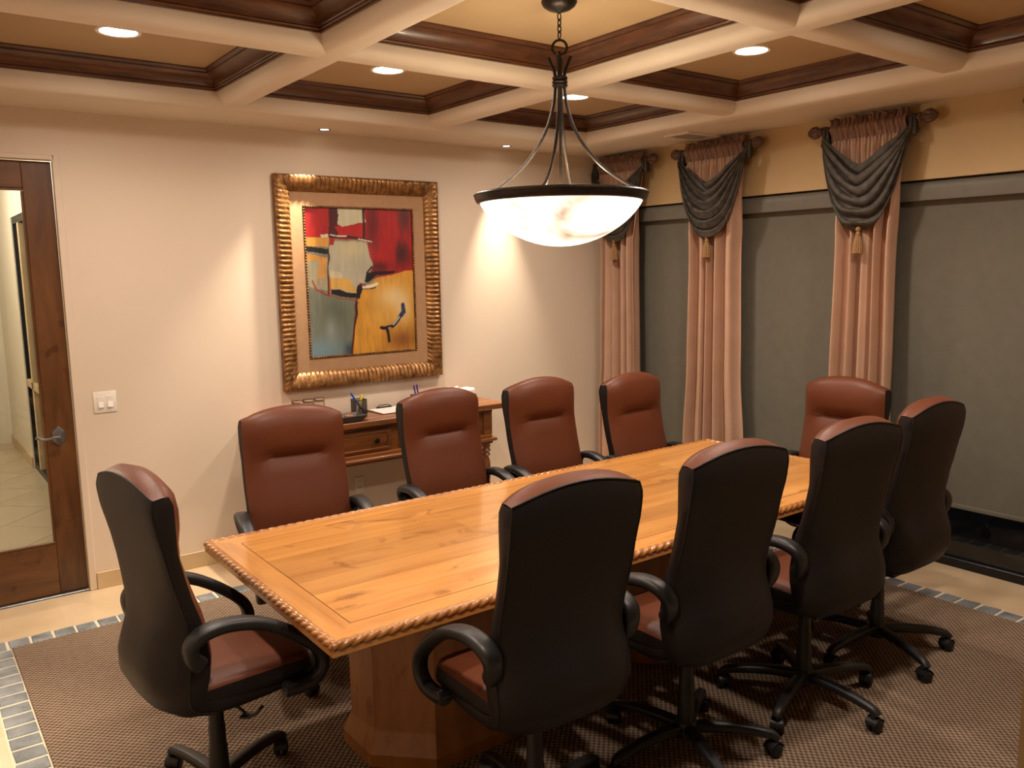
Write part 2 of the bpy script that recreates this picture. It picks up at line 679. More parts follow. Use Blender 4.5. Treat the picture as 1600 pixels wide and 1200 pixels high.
def tile(x0, x1, y0, y1, parent=None, mat='trav'):
    g = 0.0018
    return MB().box(x0 + g, x1 - g, y0 + g, y1 - g, -0.02, 0.0).build('floor_tile', mat, parent or floor, smooth=0)


yT0, yT1 = CY1 + SW + 0.002, YB
xs = [XL, 0.10, 0.62, 1.14, 1.66, 2.18, 2.70, 3.22, 3.74, 4.26, 4.555]
for a, b2 in zip(xs, xs[1:]):
    tile(a, b2, yT0, yT1)
xT0 = CX1 + SW + 0.002
ys = [YN, 0.62, 1.14, 1.66, 2.18, 2.70, 3.22, 3.74, 4.26, 4.78, YB]
for a, b2 in zip(ys, ys[1:]):
    tile(xT0, 5.06, a, b2)
for a, b2 in zip(ys, ys[1:]):
    if b2 <= 4.26 + 0.01:
        tile(XL, CX0 - SW - 0.002, a, b2)
tile(XL, CX0 - SW - 0.002, 4.26, yT0)
xs2 = [CX0 - SW, 0.62, 1.14, 1.66, 2.18, 2.70, 3.22, 3.74, 4.26, CX1 + SW]
for a, b2 in zip(xs2, xs2[1:]):
    tile(a, b2, YN, CY0 - SW - 0.002)
for a, b2 in ((XL, 0.42), (0.42, 1.018), (1.13, 1.74), (1.74, 2.26), (2.26, 2.78), (2.78, 3.30)):
    tile(a, b2, -0.2, YN)

# walls
DX0, DX1, DZ = -0.125, 0.812, 2.455           # door opening in picture wall
wb = MB()
wb.box(DX1, XR + 0.2, YB, YB + 0.12, 0, 2.98)
wb.box(XL - 0.12, DX0, YB, YB + 0.12, 0, 2.98)
wb.box(DX0, DX1, YB, YB + 0.12, DZ, 2.98)
struct(wb.build('wall_back', 'wall_paint', smooth=0))
WB = [(4.03, 5.03), (2.88, 3.94), (1.58, 2.715), (0.52, 1.40)]     # window bays (y range)
wr = MB()
wr.box(XR, XR + 0.2, YN - 0.12, YB, ZG, 2.98)
edges = [YB] + [e for bay in WB for e in (bay[1], bay[0])] + [YN - 0.12]
for i in range(0, len(edges), 2):
    wr.box(XR, XR + 0.2, edges[i + 1], edges[i], -0.02, ZG)
struct(wr.build('wall_right', 'wall_gold', smooth=0))
struct(MB().box(XL - 0.12, XL, YN - 0.12, YB, 0, 2.98).build('wall_left', 'wall_paint', smooth=0))
wn = MB()
wn.box(1.018, 1.13, YN - 0.09, YN, 0, 2.42)
wn.box(3.30, XR + 0.2, YN - 0.09, YN, 0, 2.42)
wn.box(XL, XR + 0.2, YN - 0.09, YN, 2.42, 2.98)
struct(wn.build('wall_near', 'wall_gold', smooth=0))

# baseboards (stone skirting)
struct(MB().box(0.842, XR, YB - 0.012, YB, 0, 0.10, 0.002, 1).build('baseboard_back', 'trav_base', smooth=0))
struct(MB().box(XL, XL + 0.012, YN, YB, 0, 0.10, 0.002, 1).build('baseboard_left', 'trav_base', smooth=0))
struct(MB().box(3.30, XR, YN, YN + 0.012, 0, 0.10, 0.002, 1).build('baseboard_near', 'trav_base', smooth=0))

# ceiling: perimeter soffit with bullnose, beams, coffer panels
rx0, rx1, ry0, ry1 = CX[0][0], CX[2][1], CY[0][0], CY[2][1]
rad = 0.075
prof = [(None, ZS)]
for k in range(9):
    a = R(90 * k / 8)
    prof.append((rad - rad * math.sin(a), ZS + rad - rad * math.cos(a)))
prof.append((0, ZC + 0.03))


def ring(prof):
    mb = MB()
    vs = []
    for off, z in prof:
        if off is None:
            q = [(XL, YN), (XR, YN), (XR, YB), (XL, YB)]
        else:
            q = [(rx0 - off, ry0 - off), (rx1 + off, ry0 - off), (rx1 + off, ry1 + off), (rx0 - off, ry1 + off)]
        vs += [(x, y, z) for x, y in q]
    fs = []
    for i in range(len(prof) - 1):
        for k in range(4):
            a, b2 = i * 4 + k, i * 4 + (k + 1) % 4
            fs.append((a, b2, b2 + 4, a + 4))
    return mb.add(vs, fs)


ceil = struct(ring(prof).build('ceiling', 'soffit_paint', smooth=50))

ZBM = 2.742
br = 0.05


def beam_sec():
    h = BW / 2
    pts = [(-h, ZC + 0.03)]
    for k in range(7):
        a = R(90 * k / 6)
        pts.append((-h + br - br * math.cos(a), ZBM + br - br * math.sin(a)))
    for k in range(7):
        a = R(90 * k / 6)
        pts.append((h - br + br * math.sin(a), ZBM + br - br * math.cos(a)))
    pts.append((h, ZC + 0.03))
    return pts


for xc in ((CX[0][1] + CX[1][0]) / 2, (CX[1][1] + CX[2][0]) / 2):
    vs = [(xc + a, y, z) for y in (ry0 - 0.04, ry1 + 0.04) for a, z in beam_sec()]
    n = len(beam_sec())
    MB().add(vs, [(i, i + 1, n + i + 1, n + i) for i in range(n - 1)]).build('beam', 'soffit_paint', ceil, 50)
for yc in ((CY[0][1] + CY[1][0]) / 2, (CY[1][1] + CY[2][0]) / 2):
    vs = [(x, yc + a, z + 0.0012) for x in (rx0 - 0.04, rx1 + 0.04) for a, z in beam_sec()]
    n = len(beam_sec())
    MB().add(vs, [(i, i + 1, n + i + 1, n + i) for i in range(n - 1)]).build('beam', 'soffit_paint', ceil, 50)

# crown moulding section: (offset from face into coffer, z)
crown = [(0.0, 2.812), (0.012, 2.812), (0.013, 2.820), (0.018, 2.825), (0.016, 2.831), (0.024, 2.835),
         (0.028, 2.848), (0.038, 2.864), (0.052, 2.876), (0.066, 2.884), (0.070, 2.886), (0.071, 2.893),
         (0.080, 2.897), (0.088, 2.903), (0.089, ZC + 0.001)]
ti = 0
for (x0, x1) in CX:
    for (y0, y1) in CY:
        MB().box(x0, x1, y0, y1, ZC, ZC + 0.03).build('coffer_panel', 'coffer_paint', ceil, 0)
        ti += 1
        t = bpy.data.objects.new('trim_%d' % ti, None)
        col.objects.link(t)
        t.location = ((x0 + x1) / 2, (y0 + y1) / 2, 2.812)
        struct(t)
        hx, hy = (x1 - x0) / 2, (y1 - y0) / 2
        for side in range(4):
            vs = []
            for off, z in crown:
                a, b2 = hx - off, hy - off
                c4 = [(-a, -b2), (a, -b2), (a, b2), (-a, b2)]
                for p in (c4[side], c4[(side + 1) % 4]):
                    vs.append((p[0], p[1], z - 2.812))
            fs = [(2 * i, 2 * i + 1, 2 * i + 3, 2 * i + 2) for i in range(len(crown) - 1)]
            MB().add(vs, fs).build('crown_molding', 'crown_wood', t, 30)


# ------------------------------------------------------------------ windows, shades
hall_shades = []
shade_labels = ['olive grey roller shade between the corner curtain and the middle curtain',
                'olive grey roller shade between the second and third curtains from the corner',
                'olive grey roller shade nearest the camera, black glass showing below its hem',
                'olive grey roller shade beyond the right edge of the view']
for i, (y0, y1) in enumerate(WB):
    w = bpy.data.objects.new('window_%d' % (i + 1), None)
    col.objects.link(w)
    w.location = (5.02, (y0 + y1) / 2, 0)
    struct(w)
    h = (y1 - y0) / 2
    fr = MB()
    fr.box(-0.03, 0.03, -h, h, 0.0, 0.055, 0.004, 1)
    fr.box(-0.03, 0.03, -h, h, ZG - 0.05, ZG, 0.004, 1)
    fr.box(-0.03, 0.03, -h, -h + 0.045, 0.055, ZG - 0.05, 0.004, 1)
    fr.box(-0.03, 0.03, h - 0.045, h, 0.055, ZG - 0.05, 0.004, 1)
    fr.build('window_frame', 'dark_frame', w)
    MB().box(-0.003, 0.003, -h + 0.04, h - 0.04, 0.05, ZG - 0.045).build('pane', 'window_pane', w, 0)
    s = thing('roller_shade', (4.90, (y0 + y1) / 2, 0), 0, shade_labels[i], 'roller shade', 'roller shades in the window bays')
    hs = h - 0.004
    # rounded cassette
    pts = [(-0.036, 2.172), (-0.039, 2.19), (-0.039, 2.235)]
    for k in range(5):
        a = R(180 - 90 * k / 4)
        pts.append((0.004 + 0.043 * math.cos(a), 2.240 + 0.043 * math.sin(a)))
    pts += [(0.06, 2.283), (0.06, 2.168)]
    n = len(pts)
    vs = [(a, yy, z) for yy in (-hs, hs) for a, z in pts]
    fs = [(k, (k + 1) % n, n + (k + 1) % n, n + k) for k in range(n)] + [tuple(range(n)), tuple(reversed(range(n, 2 * n)))]
    MB().add(vs, fs).build('cassette', 'shade_box', s, 40)
    MB().box(0.018, 0.021, -hs + 0.012, hs - 0.012, 0.40, 2.2).build('fabric', 'shade_fabric', s, 0)
    MB().box(0.012, 0.027, -hs + 0.012, hs - 0.012, 0.385, 0.412, 0.004, 2).build('hem_bar', 'shade_fabric', s)


# ------------------------------------------------------------------ door in the picture wall and hall beyond
d = bpy.data.objects.new('door_1', None)
col.objects.link(d)
d.location = (-0.115, YB + 0.035, 0.012)
struct(d)
DW, DH = 0.915, 2.43            # leaf
st = 0.145
MB().box(0, st, 0, 0.045, 0, DH, 0.003, 1).build('stile', 'door_wood', d)
MB().box(DW - st, DW, 0, 0.045, 0, DH, 0.003, 1).build('stile', 'door_wood', d)
MB().box(st, DW - st, 0, 0.045, 0, 0.295, 0.003, 1).build('rail', 'door_wood_h', d)
MB().box(st, DW - st, 0, 0.045, 2.285, DH, 0.003, 1).build('rail', 'door_wood_h', d)
bead = MB()
bead.box(st, DW - st, -0.003, 0.012, 0.295, 0.309, 0.003, 1)
bead.box(st, DW - st, -0.003, 0.012, 2.271, 2.285, 0.003, 1)
bead.box(st, st + 0.012, -0.003, 0.012, 0.309, 2.271, 0.003, 1)
bead.box(DW - st - 0.012, DW - st, -0.003, 0.012, 0.309, 2.271, 0.003, 1)
bead.build('glazing_bead', 'door_wood', d)
MB().box(st, DW - st, 0.020, 0.026, 0.295, 2.285).build('pane', 'clear_pane', d, 0)
hd = MB()
hp = []
for k in range(32):
    a = 2 * PI * k / 32
    rr_ = 1 + 0.06 * math.cos(6 * a + PI)
    hp.append((0.036 * rr_ * math.cos(a), 0.052 * rr_ * math.sin(a)))
nn = len(hp)
hd.add([(x, -0.001, z) for x, z in hp] + [(x * 0.93, -0.008, z * 0.93) for x, z in hp] + [(x * 0.5, -0.012, z * 0.5) for x, z in hp],
       [(k, (k + 1) % nn, nn + (k + 1) % nn, nn + k) for k in range(nn)] + [(nn + k, nn + (k + 1) % nn, 2 * nn + (k + 1) % nn, 2 * nn + k) for k in range(nn)] + [tuple(2 * nn + k for k in range(nn))])
hd.lathe([(0.013, -0.055), (0.013, -0.008)], 16, 'y')
hx = DW - 0.082
plate = hd.build('handle_plate', 'pewter', d, 40, loc=(hx, 0, 0.915))
lv = MB()
lv.sweep(catmull([(0, -0.052, 0.0), (-0.025, -0.054, 0.002), (-0.055, -0.052, -0.004), (-0.085, -0.048, -0.004), (-0.105, -0.045, 0.004), (-0.118, -0.045, 0.012)], 5),
         rsec(0.013, 0.016, 0.005), side=(0, 1, 0), scale=lambda t: (1.0, 0.9 + 0.9 * max(0, t - 0.55)))
lv.build('lever', 'pewter', plate)
tr = MB()
tr.box(DX1 - 0.01, DX1 + 0.028, YB - 0.008, YB + 0.03, 0, DZ + 0.02, 0.003, 1)
tr.box(DX0 - 0.028, DX0 + 0.008, YB - 0.008, YB + 0.03, 0, DZ + 0.02, 0.003, 1)
tr.box(DX0, DX1, YB - 0.008, YB + 0.03, DZ - 0.008, DZ + 0.02, 0.003, 1)
struct(tr.build('trim_door', 'wall_paint'))
struct(MB().box(DX0, DX1, YB + 0.01, YB + 0.1, -0.01, 0.010, 0.003, 1).build('trim_threshold', 'pewter'))

# hall beyond the glass door
HX0, HX1, HY0, HY1 = -0.9, 1.0, YB + 0.12, 10.6
hf = struct(MB().box(HX0, HX1 + 0.1, HY0, HY1, -0.08, -0.004).build('floor_hall', 'grout', smooth=0))


def clip(poly, f):
    out = []
    for i in range(len(poly)):
        a, b2 = poly[i], poly[(i + 1) % len(poly)]
        fa, fb = f(a), f(b2)
        if fa >= 0:
            out.append(a)
        if (fa >= 0) != (fb >= 0):
            t = fa / (fa - fb)
            out.append((a[0] + (b2[0] - a[0]) * t, a[1] + (b2[1] - a[1]) * t))
    return out


S = 0.50
for i in range(-14, 14):
    for j in range(-14, 14):
        cxx = 0.55 + (i - j) * S / math.sqrt(2)
        cyy = 7.4 + (i + j) * S / math.sqrt(2)
        hh = S / math.sqrt(2) - 0.004
        poly = [(cxx + hh, cyy), (cxx, cyy + hh), (cxx - hh, cyy), (cxx, cyy - hh)]
        for f_ in (lambda p: p[0] - HX0, lambda p: HX1 - p[0], lambda p: p[1] - HY0, lambda p: HY1 - p[1]):
            if len(poly) > 2:
                poly = clip(poly, f_)
        if len(poly) > 2:
            MB().prism(poly, -0.02, 0.0).build('floor_tile', 'hall_tile', hf, 0)
hw = MB()
hw.box(HX1, HX1 + 0.12, 9.03, HY1, 0, 2.75)
hw.box(HX1, HX1 + 0.12, HY0, 6.2, 0, 2.75)
hw.box(HX1, HX1 + 0.12, 6.2, 9.03, 2.36, 2.75)
struct(hw.build('wall_hall_right', 'hall_paint', smooth=0))
struct(MB().box(HX0 - 0.1, HX0, HY0, HY1, 0, 2.75).build('wall_hall_left', 'hall_paint', smooth=0))
struct(MB().box(HX0 - 0.1, HX1 + 0.12, HY1, HY1 + 0.1, 0, 2.75).build('wall_hall_end', 'hall_paint', smooth=0))
struct(MB().box(HX0 - 0.1, HX1 + 0.12, HY0, HY1 + 0.1, 2.75, 2.80).build('ceiling_hall', 'hall_paint', smooth=0))
struct(MB().box(HX1 - 0.012, HX1, 9.03, HY1, 0, 0.10).build('baseboard_hall', 'trav_base', smooth=0))
gw = bpy.data.objects.new('window_5', None)
col.objects.link(gw)
gw.location = (HX1 + 0.04, 7.615, 0)
struct(gw)
g = MB()
hl = 1.415
g.box(-0.03, 0.03, -hl, hl, 0, 0.06)
g.box(-0.03, 0.03, -hl, hl, 2.30, 2.36)
for yy in (-hl, 0.62, hl - 0.05):
    g.box(-0.03, 0.03, yy, yy + 0.05, 0.06, 2.30)
g.build('window_frame', 'dark_frame', gw, 0)
MB().box(-0.035, 0.035, 0.67, hl - 0.05, 0.80, 0.87, 0.004, 1).build('transom', 'trav_base', gw)
MB().box(-0.035, 0.035, 0.98, 1.06, 0.06, 2.30, 0.004, 1).build('mullion', 'trav_base', gw)
MB().box(-0.035, 0.035, -hl + 0.05, 0.62, 0.80, 0.87, 0.004, 1).build('transom', 'trav_base', gw)
MB().box(-0.004, 0.004, -hl + 0.04, hl - 0.04, 0.05, 2.31).build('pane', 'window_pane', gw, 0)
hdoor = bpy.data.objects.new('door_2', None)
col.objects.link(hdoor)
hdoor.location = (0.30, HY1 - 0.045, 0)
struct(hdoor)
MB().box(-0.42, 0.42, 0, 0.04, 0.005, 2.2, 0.003, 1).build('panel', 'hall_door', hdoor)
fr = MB()
fr.box(0.42, 0.50, -0.02, 0.045, 0, 2.28)
fr.box(-0.50, -0.42, -0.02, 0.045, 0, 2.28)
fr.box(-0.42, 0.42, -0.02, 0.045, 2.2, 2.28)
fr.build('casing', 'hall_paint', hdoor, 0)
for z in (0.35, 1.05, 1.75):
    MB().box(0.405, 0.435, -0.012, 0.0, z, z + 0.10, 0.003, 1).build('hinge', 'bronze', hdoor)
for hy in (6.6, 8.6):
    hl_ = thing('hall_downlight', (0.1, hy, 2.75), 0,
                'recessed downlight in the hall ceiling, ' + ('nearer the glass door' if hy < 7 else 'farther down the hall'), 'light', 'hall downlights')
    MB().lathe([(0.0, -0.004), (0.075, -0.004), (0.09, -0.008), (0.095, 0.0)], 24).build('lens', 'lamp_disc', hl_)
    point('hall_lamp', (0, 0, -0.12), P_HALL, hl_, radius=0.08, color=(1, 0.88, 0.70))


# ================================================================== LIGHT FITTINGS
dl_label = {(0, 2): 'round recessed downlight in the coffer above the glass door',
            (1, 2): 'round recessed downlight in the coffer in front of the painting',
            (2, 2): 'round recessed downlight in the far corner coffer, right of the pendant stem',
            (2, 1): 'round recessed downlight in the coffer beside the middle curtains',
            (0, 1): 'round recessed downlight in the coffer left of the pendant coffer',
            (0, 0): 'round recessed downlight in the coffer over the doorway',
            (1, 0): 'round recessed downlight in the near middle coffer',
            (2, 0): 'round recessed downlight in the near coffer by the windows'}
for (i, j), lab in dl_label.items():
    x, y = sum(CX[i]) / 2 - (0.01 if i else 0.02), sum(CY[j]) / 2 + 0.03
    t = thing('downlight', (x, y, ZC), 0, lab, 'light', 'coffer downlights')
    MB().lathe([(0.080, -0.004), (0.094, -0.006), (0.098, -0.002), (0.098, 0.0)], 32, cap=False).build('trim_ring', 'white_plastic', t)
    MB().lathe([(0.0, -0.009), (0.05, -0.008), (0.082, -0.003)], 32).build('lens', 'lamp_disc', t)
    spot('downlight_lamp', (0, 0, -0.03), P_DOWN, 172, 1.0, t, radius=0.07)
for x, y, lab in ((2.338, 5.075, 'small recessed spotlight in the soffit above the painting'),
                  (3.772, 5.075, 'small recessed spotlight in the soffit left of the corner curtain'),
                  (0.09, 3.60, 'small recessed spotlight in the left soffit over the stone floor')):
    t = thing('soffit_spotlight', (x, y, ZS), 0, lab, 'light', 'soffit spotlights')
    MB().lathe([(0.026, -0.001), (0.036, -0.004), (0.041, 0.0)], 24, cap=False).build('trim_ring', 'pewter', t)
    MB().lathe([(0.0, -0.002), (0.027, -0.001)], 20).build('lens', 'spot_disc', t)
    spot('soffit_lamp', (0, 0, -0.012), P_SPOT if y > 5 else P_SPOT * 0.9, 48 if y > 5 else 36, 1.0, t, aim=((-0.36 if x < 3 and y > 5 else 0), 0.0, -1.0) if y > 5 else (-0.04, 0.03, -1.0), radius=0.02, color=(1.0, 0.85, 0.66))

# ------------------------------------------------------------------ pendant
PX, PY = 2.338, 2.765
t = thing('pendant_lamp', (PX, PY, ZC), 0, 'bronze pendant lamp with a glowing alabaster bowl hanging over the table', 'lamp')
o0 = -ZC
MB().lathe([(0.072, 0.0), (0.074, -0.008), (0.066, -0.022), (0.045, -0.036), (0.018, -0.042), (0.010, -0.048), (0.0, -0.048)], 32).build('canopy', 'bronze', t)
ch = MB()
zz = -0.052
k = 0
while zz > -0.145:
    pts = []
    for q in range(14):
        a = 2 * PI * q / 14
        px_, pz_ = 0.0085 * math.cos(a), 0.016 * math.sin(a)
        pts.append((px_, 0, zz - 0.012 + pz_) if k % 2 == 0 else (0, px_, zz - 0.012 + pz_))
    ch.tube(pts, 0.0026, 6, closed=True)
    zz -= 0.0235
    k += 1
ch.build('chain', 'bronze', t)
pts = []
for q in range(28):
    a = 2 * PI * q / 28
    pts.append((0.030 * math.cos(a) * 0.763, -0.030 * math.cos(a) * 0.647, -0.185 + 0.030 * math.sin(a)))
MB().tube(pts, 0.0055, 8, closed=True).build('ring', 'bronze', t)
MB().lathe([(0.006, -0.20), (0.009, -0.25), (0.010, -0.30), (0.006, -0.36), (0.006, 2.10 + o0), (0.0, 2.10 + o0)], 12).build('stem', 'bronze', t)
cl = MB()
cl.lathe([(0.020, -0.302), (0.030, -0.302), (0.033, -0.307), (0.030, -0.313), (0.028, -0.316), (0.033, -0.321), (0.033, -0.325), (0.029, -0.330), (0.033, -0.336), (0.030, -0.342), (0.018, -0.344)], 28)
cl.build('collar', 'bronze', t)
ZR = 2.118 + o0
RR = 0.368
for q in range(4):
    a = R(49.7 - 11 + 90 * q)
    prof_ = [(0.046, -0.222), (0.036, -0.245), (0.024, -0.275), (0.019, -0.305), (0.020, -0.345), (0.030, -0.42), (0.055, -0.50), (0.095, -0.575), (0.155, -0.65), (0.225, -0.71), (0.300, -0.757), (0.352, ZR + 0.016)]
    pts = catmull([(r_ * math.cos(a), r_ * math.sin(a), z_) for r_, z_ in prof_], 5)
    MB().tube(pts, 0.0068, 8).build('arm', 'bronze', t)
rim = MB()
rim.lathe([(0.335, ZR - 0.012), (0.345, ZR + 0.016), (0.358, ZR + 0.020), (0.368, ZR + 0.016), (0.371, ZR + 0.010), (0.366, ZR + 0.004),
           (0.367, ZR - 0.002), (0.362, ZR - 0.008), (0.360, ZR - 0.016), (0.352, ZR - 0.022), (0.338, ZR - 0.022), (0.335, ZR - 0.012)], 72, cap=False)
rim.build('rim', 'bronze', t, 50)
bw = MB()
pr = []
for k in range(15):
    a = R(90 * k / 14)
    pr.append((0.346 * math.sin(a) if k else 0.0, ZR - 0.014 - 0.192 * math.cos(a) ** 1.5))
inner = [(r_ * 0.965, z_ + 0.012) for r_, z_ in reversed(pr)]
bw.lathe(pr + inner, 72, cap=False)
bw.build('bowl', 'alabaster', t, 60)
bs = MB()
bs.lathe([(0.0, ZR + 0.0), (0.02, ZR), (0.02, ZR - 0.10), (0.0, ZR - 0.10)], 12)
for q in range(3):
    a = R(20 + 120 * q)
    bs.tube([(0, 0, ZR - 0.03), (0.09 * math.cos(a), 0.09 * math.sin(a), ZR - 0.03)], 0.007, 8)
bs.build('socket_cluster', 'bronze', t)
for q in range(3):
    a = R(20 + 120 * q)
    c = (0.11 * math.cos(a), 0.11 * math.sin(a), ZR + 0.02)
    point('bulb_lamp', c, P_PENDANT_UP, t, radius=0.028, color=(1.0, 0.82, 0.58))

# ------------------------------------------------------------------ air vent in the soffit by the windows
t = thing('air_vent', (4.60, 4.02, ZS), 0, 'slatted air vent in the soffit beside the second curtain', 'vent')
f = MB()
f.box(-0.17, 0.17, -0.11, -0.085, -0.012, 0.0)
f.box(-0.17, 0.17, 0.085, 0.11, -0.012, 0.0)
f.box(-0.17, -0.145, -0.085, 0.085, -0.012, 0.0)
f.box(0.145, 0.17, -0.085, 0.085, -0.012, 0.0)
f.build('vent_frame', 'soffit_paint', t, 0)
MB().box(-0.145, 0.145, -0.085, 0.085, -0.0015, -0.0005).build('backing', 'inlay_dark', t, 0)
sl = MB()
sl.add([(0.004, -0.085, -0.002), (0.004, 0.085, -0.002), (-0.006, 0.085, -0.012), (-0.006, -0.085, -0.012)], [(0, 1, 2, 3)])
sme = sl.mesh('slat', 'soffit_paint', 0)
for k in range(13):
    s_ = link_mesh('slat', sme, t, (-0.132 + 0.022 * k, 0, 0))

# ------------------------------------------------------------------ painting
FX0, FX1, FZ0, FZ1 = 2.032, 3.234, 1.058, 2.441
t = thing('framed_painting', ((FX0 + FX1) / 2, YB, FZ0), 0, 'large abstract painting in red, ochre and grey in a ribbed gold frame', 'painting')
W2, HH = (FX1 - FX0) / 2, FZ1 - FZ0
RWd = 0.105


def rail(L, name_len):
    """rail along +x, outer edge at z=0, inner towards +z; front towards -y; mitred"""
    mb = MB()
    p = 0.0315
    nrib = round(L / p)
    ns, nw = nrib * 8, 8

    def fn(u, v):
        w = v * RWd
        s = w + (L - 2 * w) * u
        base = 0.045 - 0.030 * v
        base += 0.010 * math.sin(PI * v)
        rib = abs(math.sin(PI * nrib * s / L)) ** 0.6 * 0.014 * min(1, math.sin(PI * max(0.0, min(1.0, v))) * 3)
        return (s, -(base + rib), w)
    mb.grid(fn, ns, nw)
    # outer side and inner side
    mb.add([(0, -0.045, 0), (L, -0.045, 0), (L, 0, 0), (0, 0, 0)], [(0, 1, 2, 3)])
    mb.add([(RWd, -0.015, RWd), (L - RWd, -0.015, RWd), (L - RWd, -0.001, RWd), (RWd, -0.001, RWd)], [(3, 2, 1, 0)])
    return mb


def place(mb, fx):
    mb.v = [fx(*p) for p in mb.v]
    return mb


place(rail(2 * W2, 0), lambda x, y, z: (x - W2, y, z)).build('frame_rail', 'gilt', t, 60)
place(rail(2 * W2, 0), lambda x, y, z: (W2 - x, y, HH - z)).build('frame_rail', 'gilt', t, 60)
place(rail(HH, 0), lambda x, y, z: (W2 - z, y, x)).build('frame_rail', 'gilt', t, 60)
place(rail(HH, 0), lambda x, y, z: (-W2 + z, y, HH - x)).build('frame_rail', 'gilt', t, 60)
lx, lz0, lz1 = W2 - RWd, RWd, HH - RWd
LW = 0.086
ln = MB()
ln.box(-lx, lx, -0.012, -0.002, lz0, lz0 + LW)
ln.box(-lx, lx, -0.012, -0.002, lz1 - LW, lz1)
ln.box(-lx, -lx + LW, -0.012, -0.002, lz0 + LW, lz1 - LW)
ln.box(lx - LW, lx, -0.012, -0.002, lz0 + LW, lz1 - LW)
ln.build('liner', 'linen_mat', t, 0)
bd = MB()
bx_, bz0, bz1 = lx - LW, lz0 + LW, lz1 - LW
bd.box(-bx_, bx_, -0.016, -0.004, bz0, bz0 + 0.012)
bd.box(-bx_, bx_, -0.016, -0.004, bz1 - 0.012, bz1)
bd.box(-bx_, -bx_ + 0.012, -0.016, -0.004, bz0, bz1)
bd.box(bx_ - 0.012, bx_, -0.016, -0.004, bz0, bz1)
slip = bd.build('slip', 'gilt_dark', t, 0)
be = MB()


def bead_at(x, z):
    be.lathe([(0.0, -0.021), (0.0045, -0.0195), (0.006, -0.016)], 6, 'y', (x, 0, z), cap=False)


npx = 44
for k in range(npx + 1):
    x = -bx_ + 0.006 + (2 * bx_ - 0.012) * k / npx
    bead_at(x, bz0 + 0.006)
    bead_at(x, bz1 - 0.006)
npz = 54
for k in range(1, npz):
    z = bz0 + 0.006 + (bz1 - bz0 - 0.012) * k / npz
    bead_at(-bx_ + 0.006, z)
    bead_at(bx_ - 0.006, z)
be.build('beading', 'gilt', slip, 60)
# canvas with painted colour attribute
cw, cz0, cz1 = bx_ - 0.011, bz0 + 0.011, bz1 - 0.011
NU, NV = 170, 216
cv = MB()
cv.grid(lambda u, v: (-cw + 2 * cw * u, -0.008, cz1 - (cz1 - cz0) * v), NU, NV)
me = bpy.data.meshes.new('canvas')
me.from_pydata(cv.v, [], [tuple(reversed(q)) for q in cv.f])
me.materials.append(MATS['canvas_paint'])


def uvz(x, y):
    xl, xr = 235 + (y - 225) * 0.0465, 735 + (y - 230) * 0.03
    yt, yb = 225 + 0.01 * (x - 235), 935 - 0.082 * (x - 268)
    return ((x - xl) / (xr - xl), (y - yt) / (yb - yt))


jj, ii = np.meshgrid(np.arange(NV + 1), np.arange(NU + 1), indexing='ij')
U, V = ii / NU, jj / NV
rng = np.random.RandomState(3)


def smooth_noise(nx, ny):
    g_ = rng.rand(ny + 2, nx + 2)
    x, y = U * nx, V * ny
    x0, y0 = x.astype(int), y.astype(int)
    fx, fy = x - x0, y - y0
    fx, fy = fx * fx * (3 - 2 * fx), fy * fy * (3 - 2 * fy)
    return (g_[y0, x0] * (1 - fx) + g_[y0, x0 + 1] * fx) * (1 - fy) + (g_[y0 + 1, x0] * (1 - fx) + g_[y0 + 1, x0 + 1] * fx) * fy


wobx = (smooth_noise(14, 18) - 0.5) * 0.018
woby = (smooth_noise(14, 18) - 0.5) * 0.014
brush = (smooth_noise(40, 12) - 0.5) * 0.5 + (smooth_noise(90, 20) - 0.5) * 0.35
C = np.zeros((NV + 1, NU + 1, 3))
UW, VW = U + wobx, V + woby


def inside(poly):
    q = [uvz(*p) for p in poly]
    m_ = np.zeros(U.shape, bool)
    for i in range(len(q)):
        (x1, y1), (x2, y2) = q[i], q[(i + 1) % len(q)]
        if y1 == y2:
            continue
        cnd = ((y1 > VW) != (y2 > VW)) & (UW < (x2 - x1) * (VW - y1) / (y2 - y1) + x1)
        m_ ^= cnd
    return m_


def fill(poly, c, var=0.25, a=1.0):
    m_ = inside(poly)[..., None] * a
    cc = np.array(c)[None, None, :] / 255.0 * (1 + var * brush[..., None])
    C[:] = C * (1 - m_) + cc * m_


def blob(x, y, rx, ry, c, a=1.0, clipm=None):
    u, v = uvz(x, y)
    dd = ((U - u) / (rx / 500)) ** 2 + ((V - v) / (ry / 700)) ** 2
    m_ = np.exp(-dd * (1 + 0.6 * brush))[..., None] * a
    if clipm is not None:
        m_ = m_ * clipm[..., None]
    C[:] = C * (1 - m_) + np.array(c)[None, None, :] / 255.0 * m_


def stroke(pts, wpx, c, a=1.0):
    q = [uvz(*p) for p in pts]
    best = np.full(U.shape, 9.0)
    for (x1, y1), (x2, y2) in zip(q, q[1:]):
        dx, dy = (x2 - x1) * 500, (y2 - y1) * 700
        px_, py_ = (UW - x1) * 500, (VW - y1) * 700
        tt = np.clip((px_ * dx + py_ * dy) / (dx * dx + dy * dy + 1e-9), 0, 1)
        best = np.minimum(best, np.hypot(px_ - tt * dx, py_ - tt * dy) / wpx)
    m_ = np.clip(2 - 2 * best, 0, 1)[..., None] * a
    C[:] = C * (1 - m_) + np.array(c)[None, None, :] / 255.0 * m_


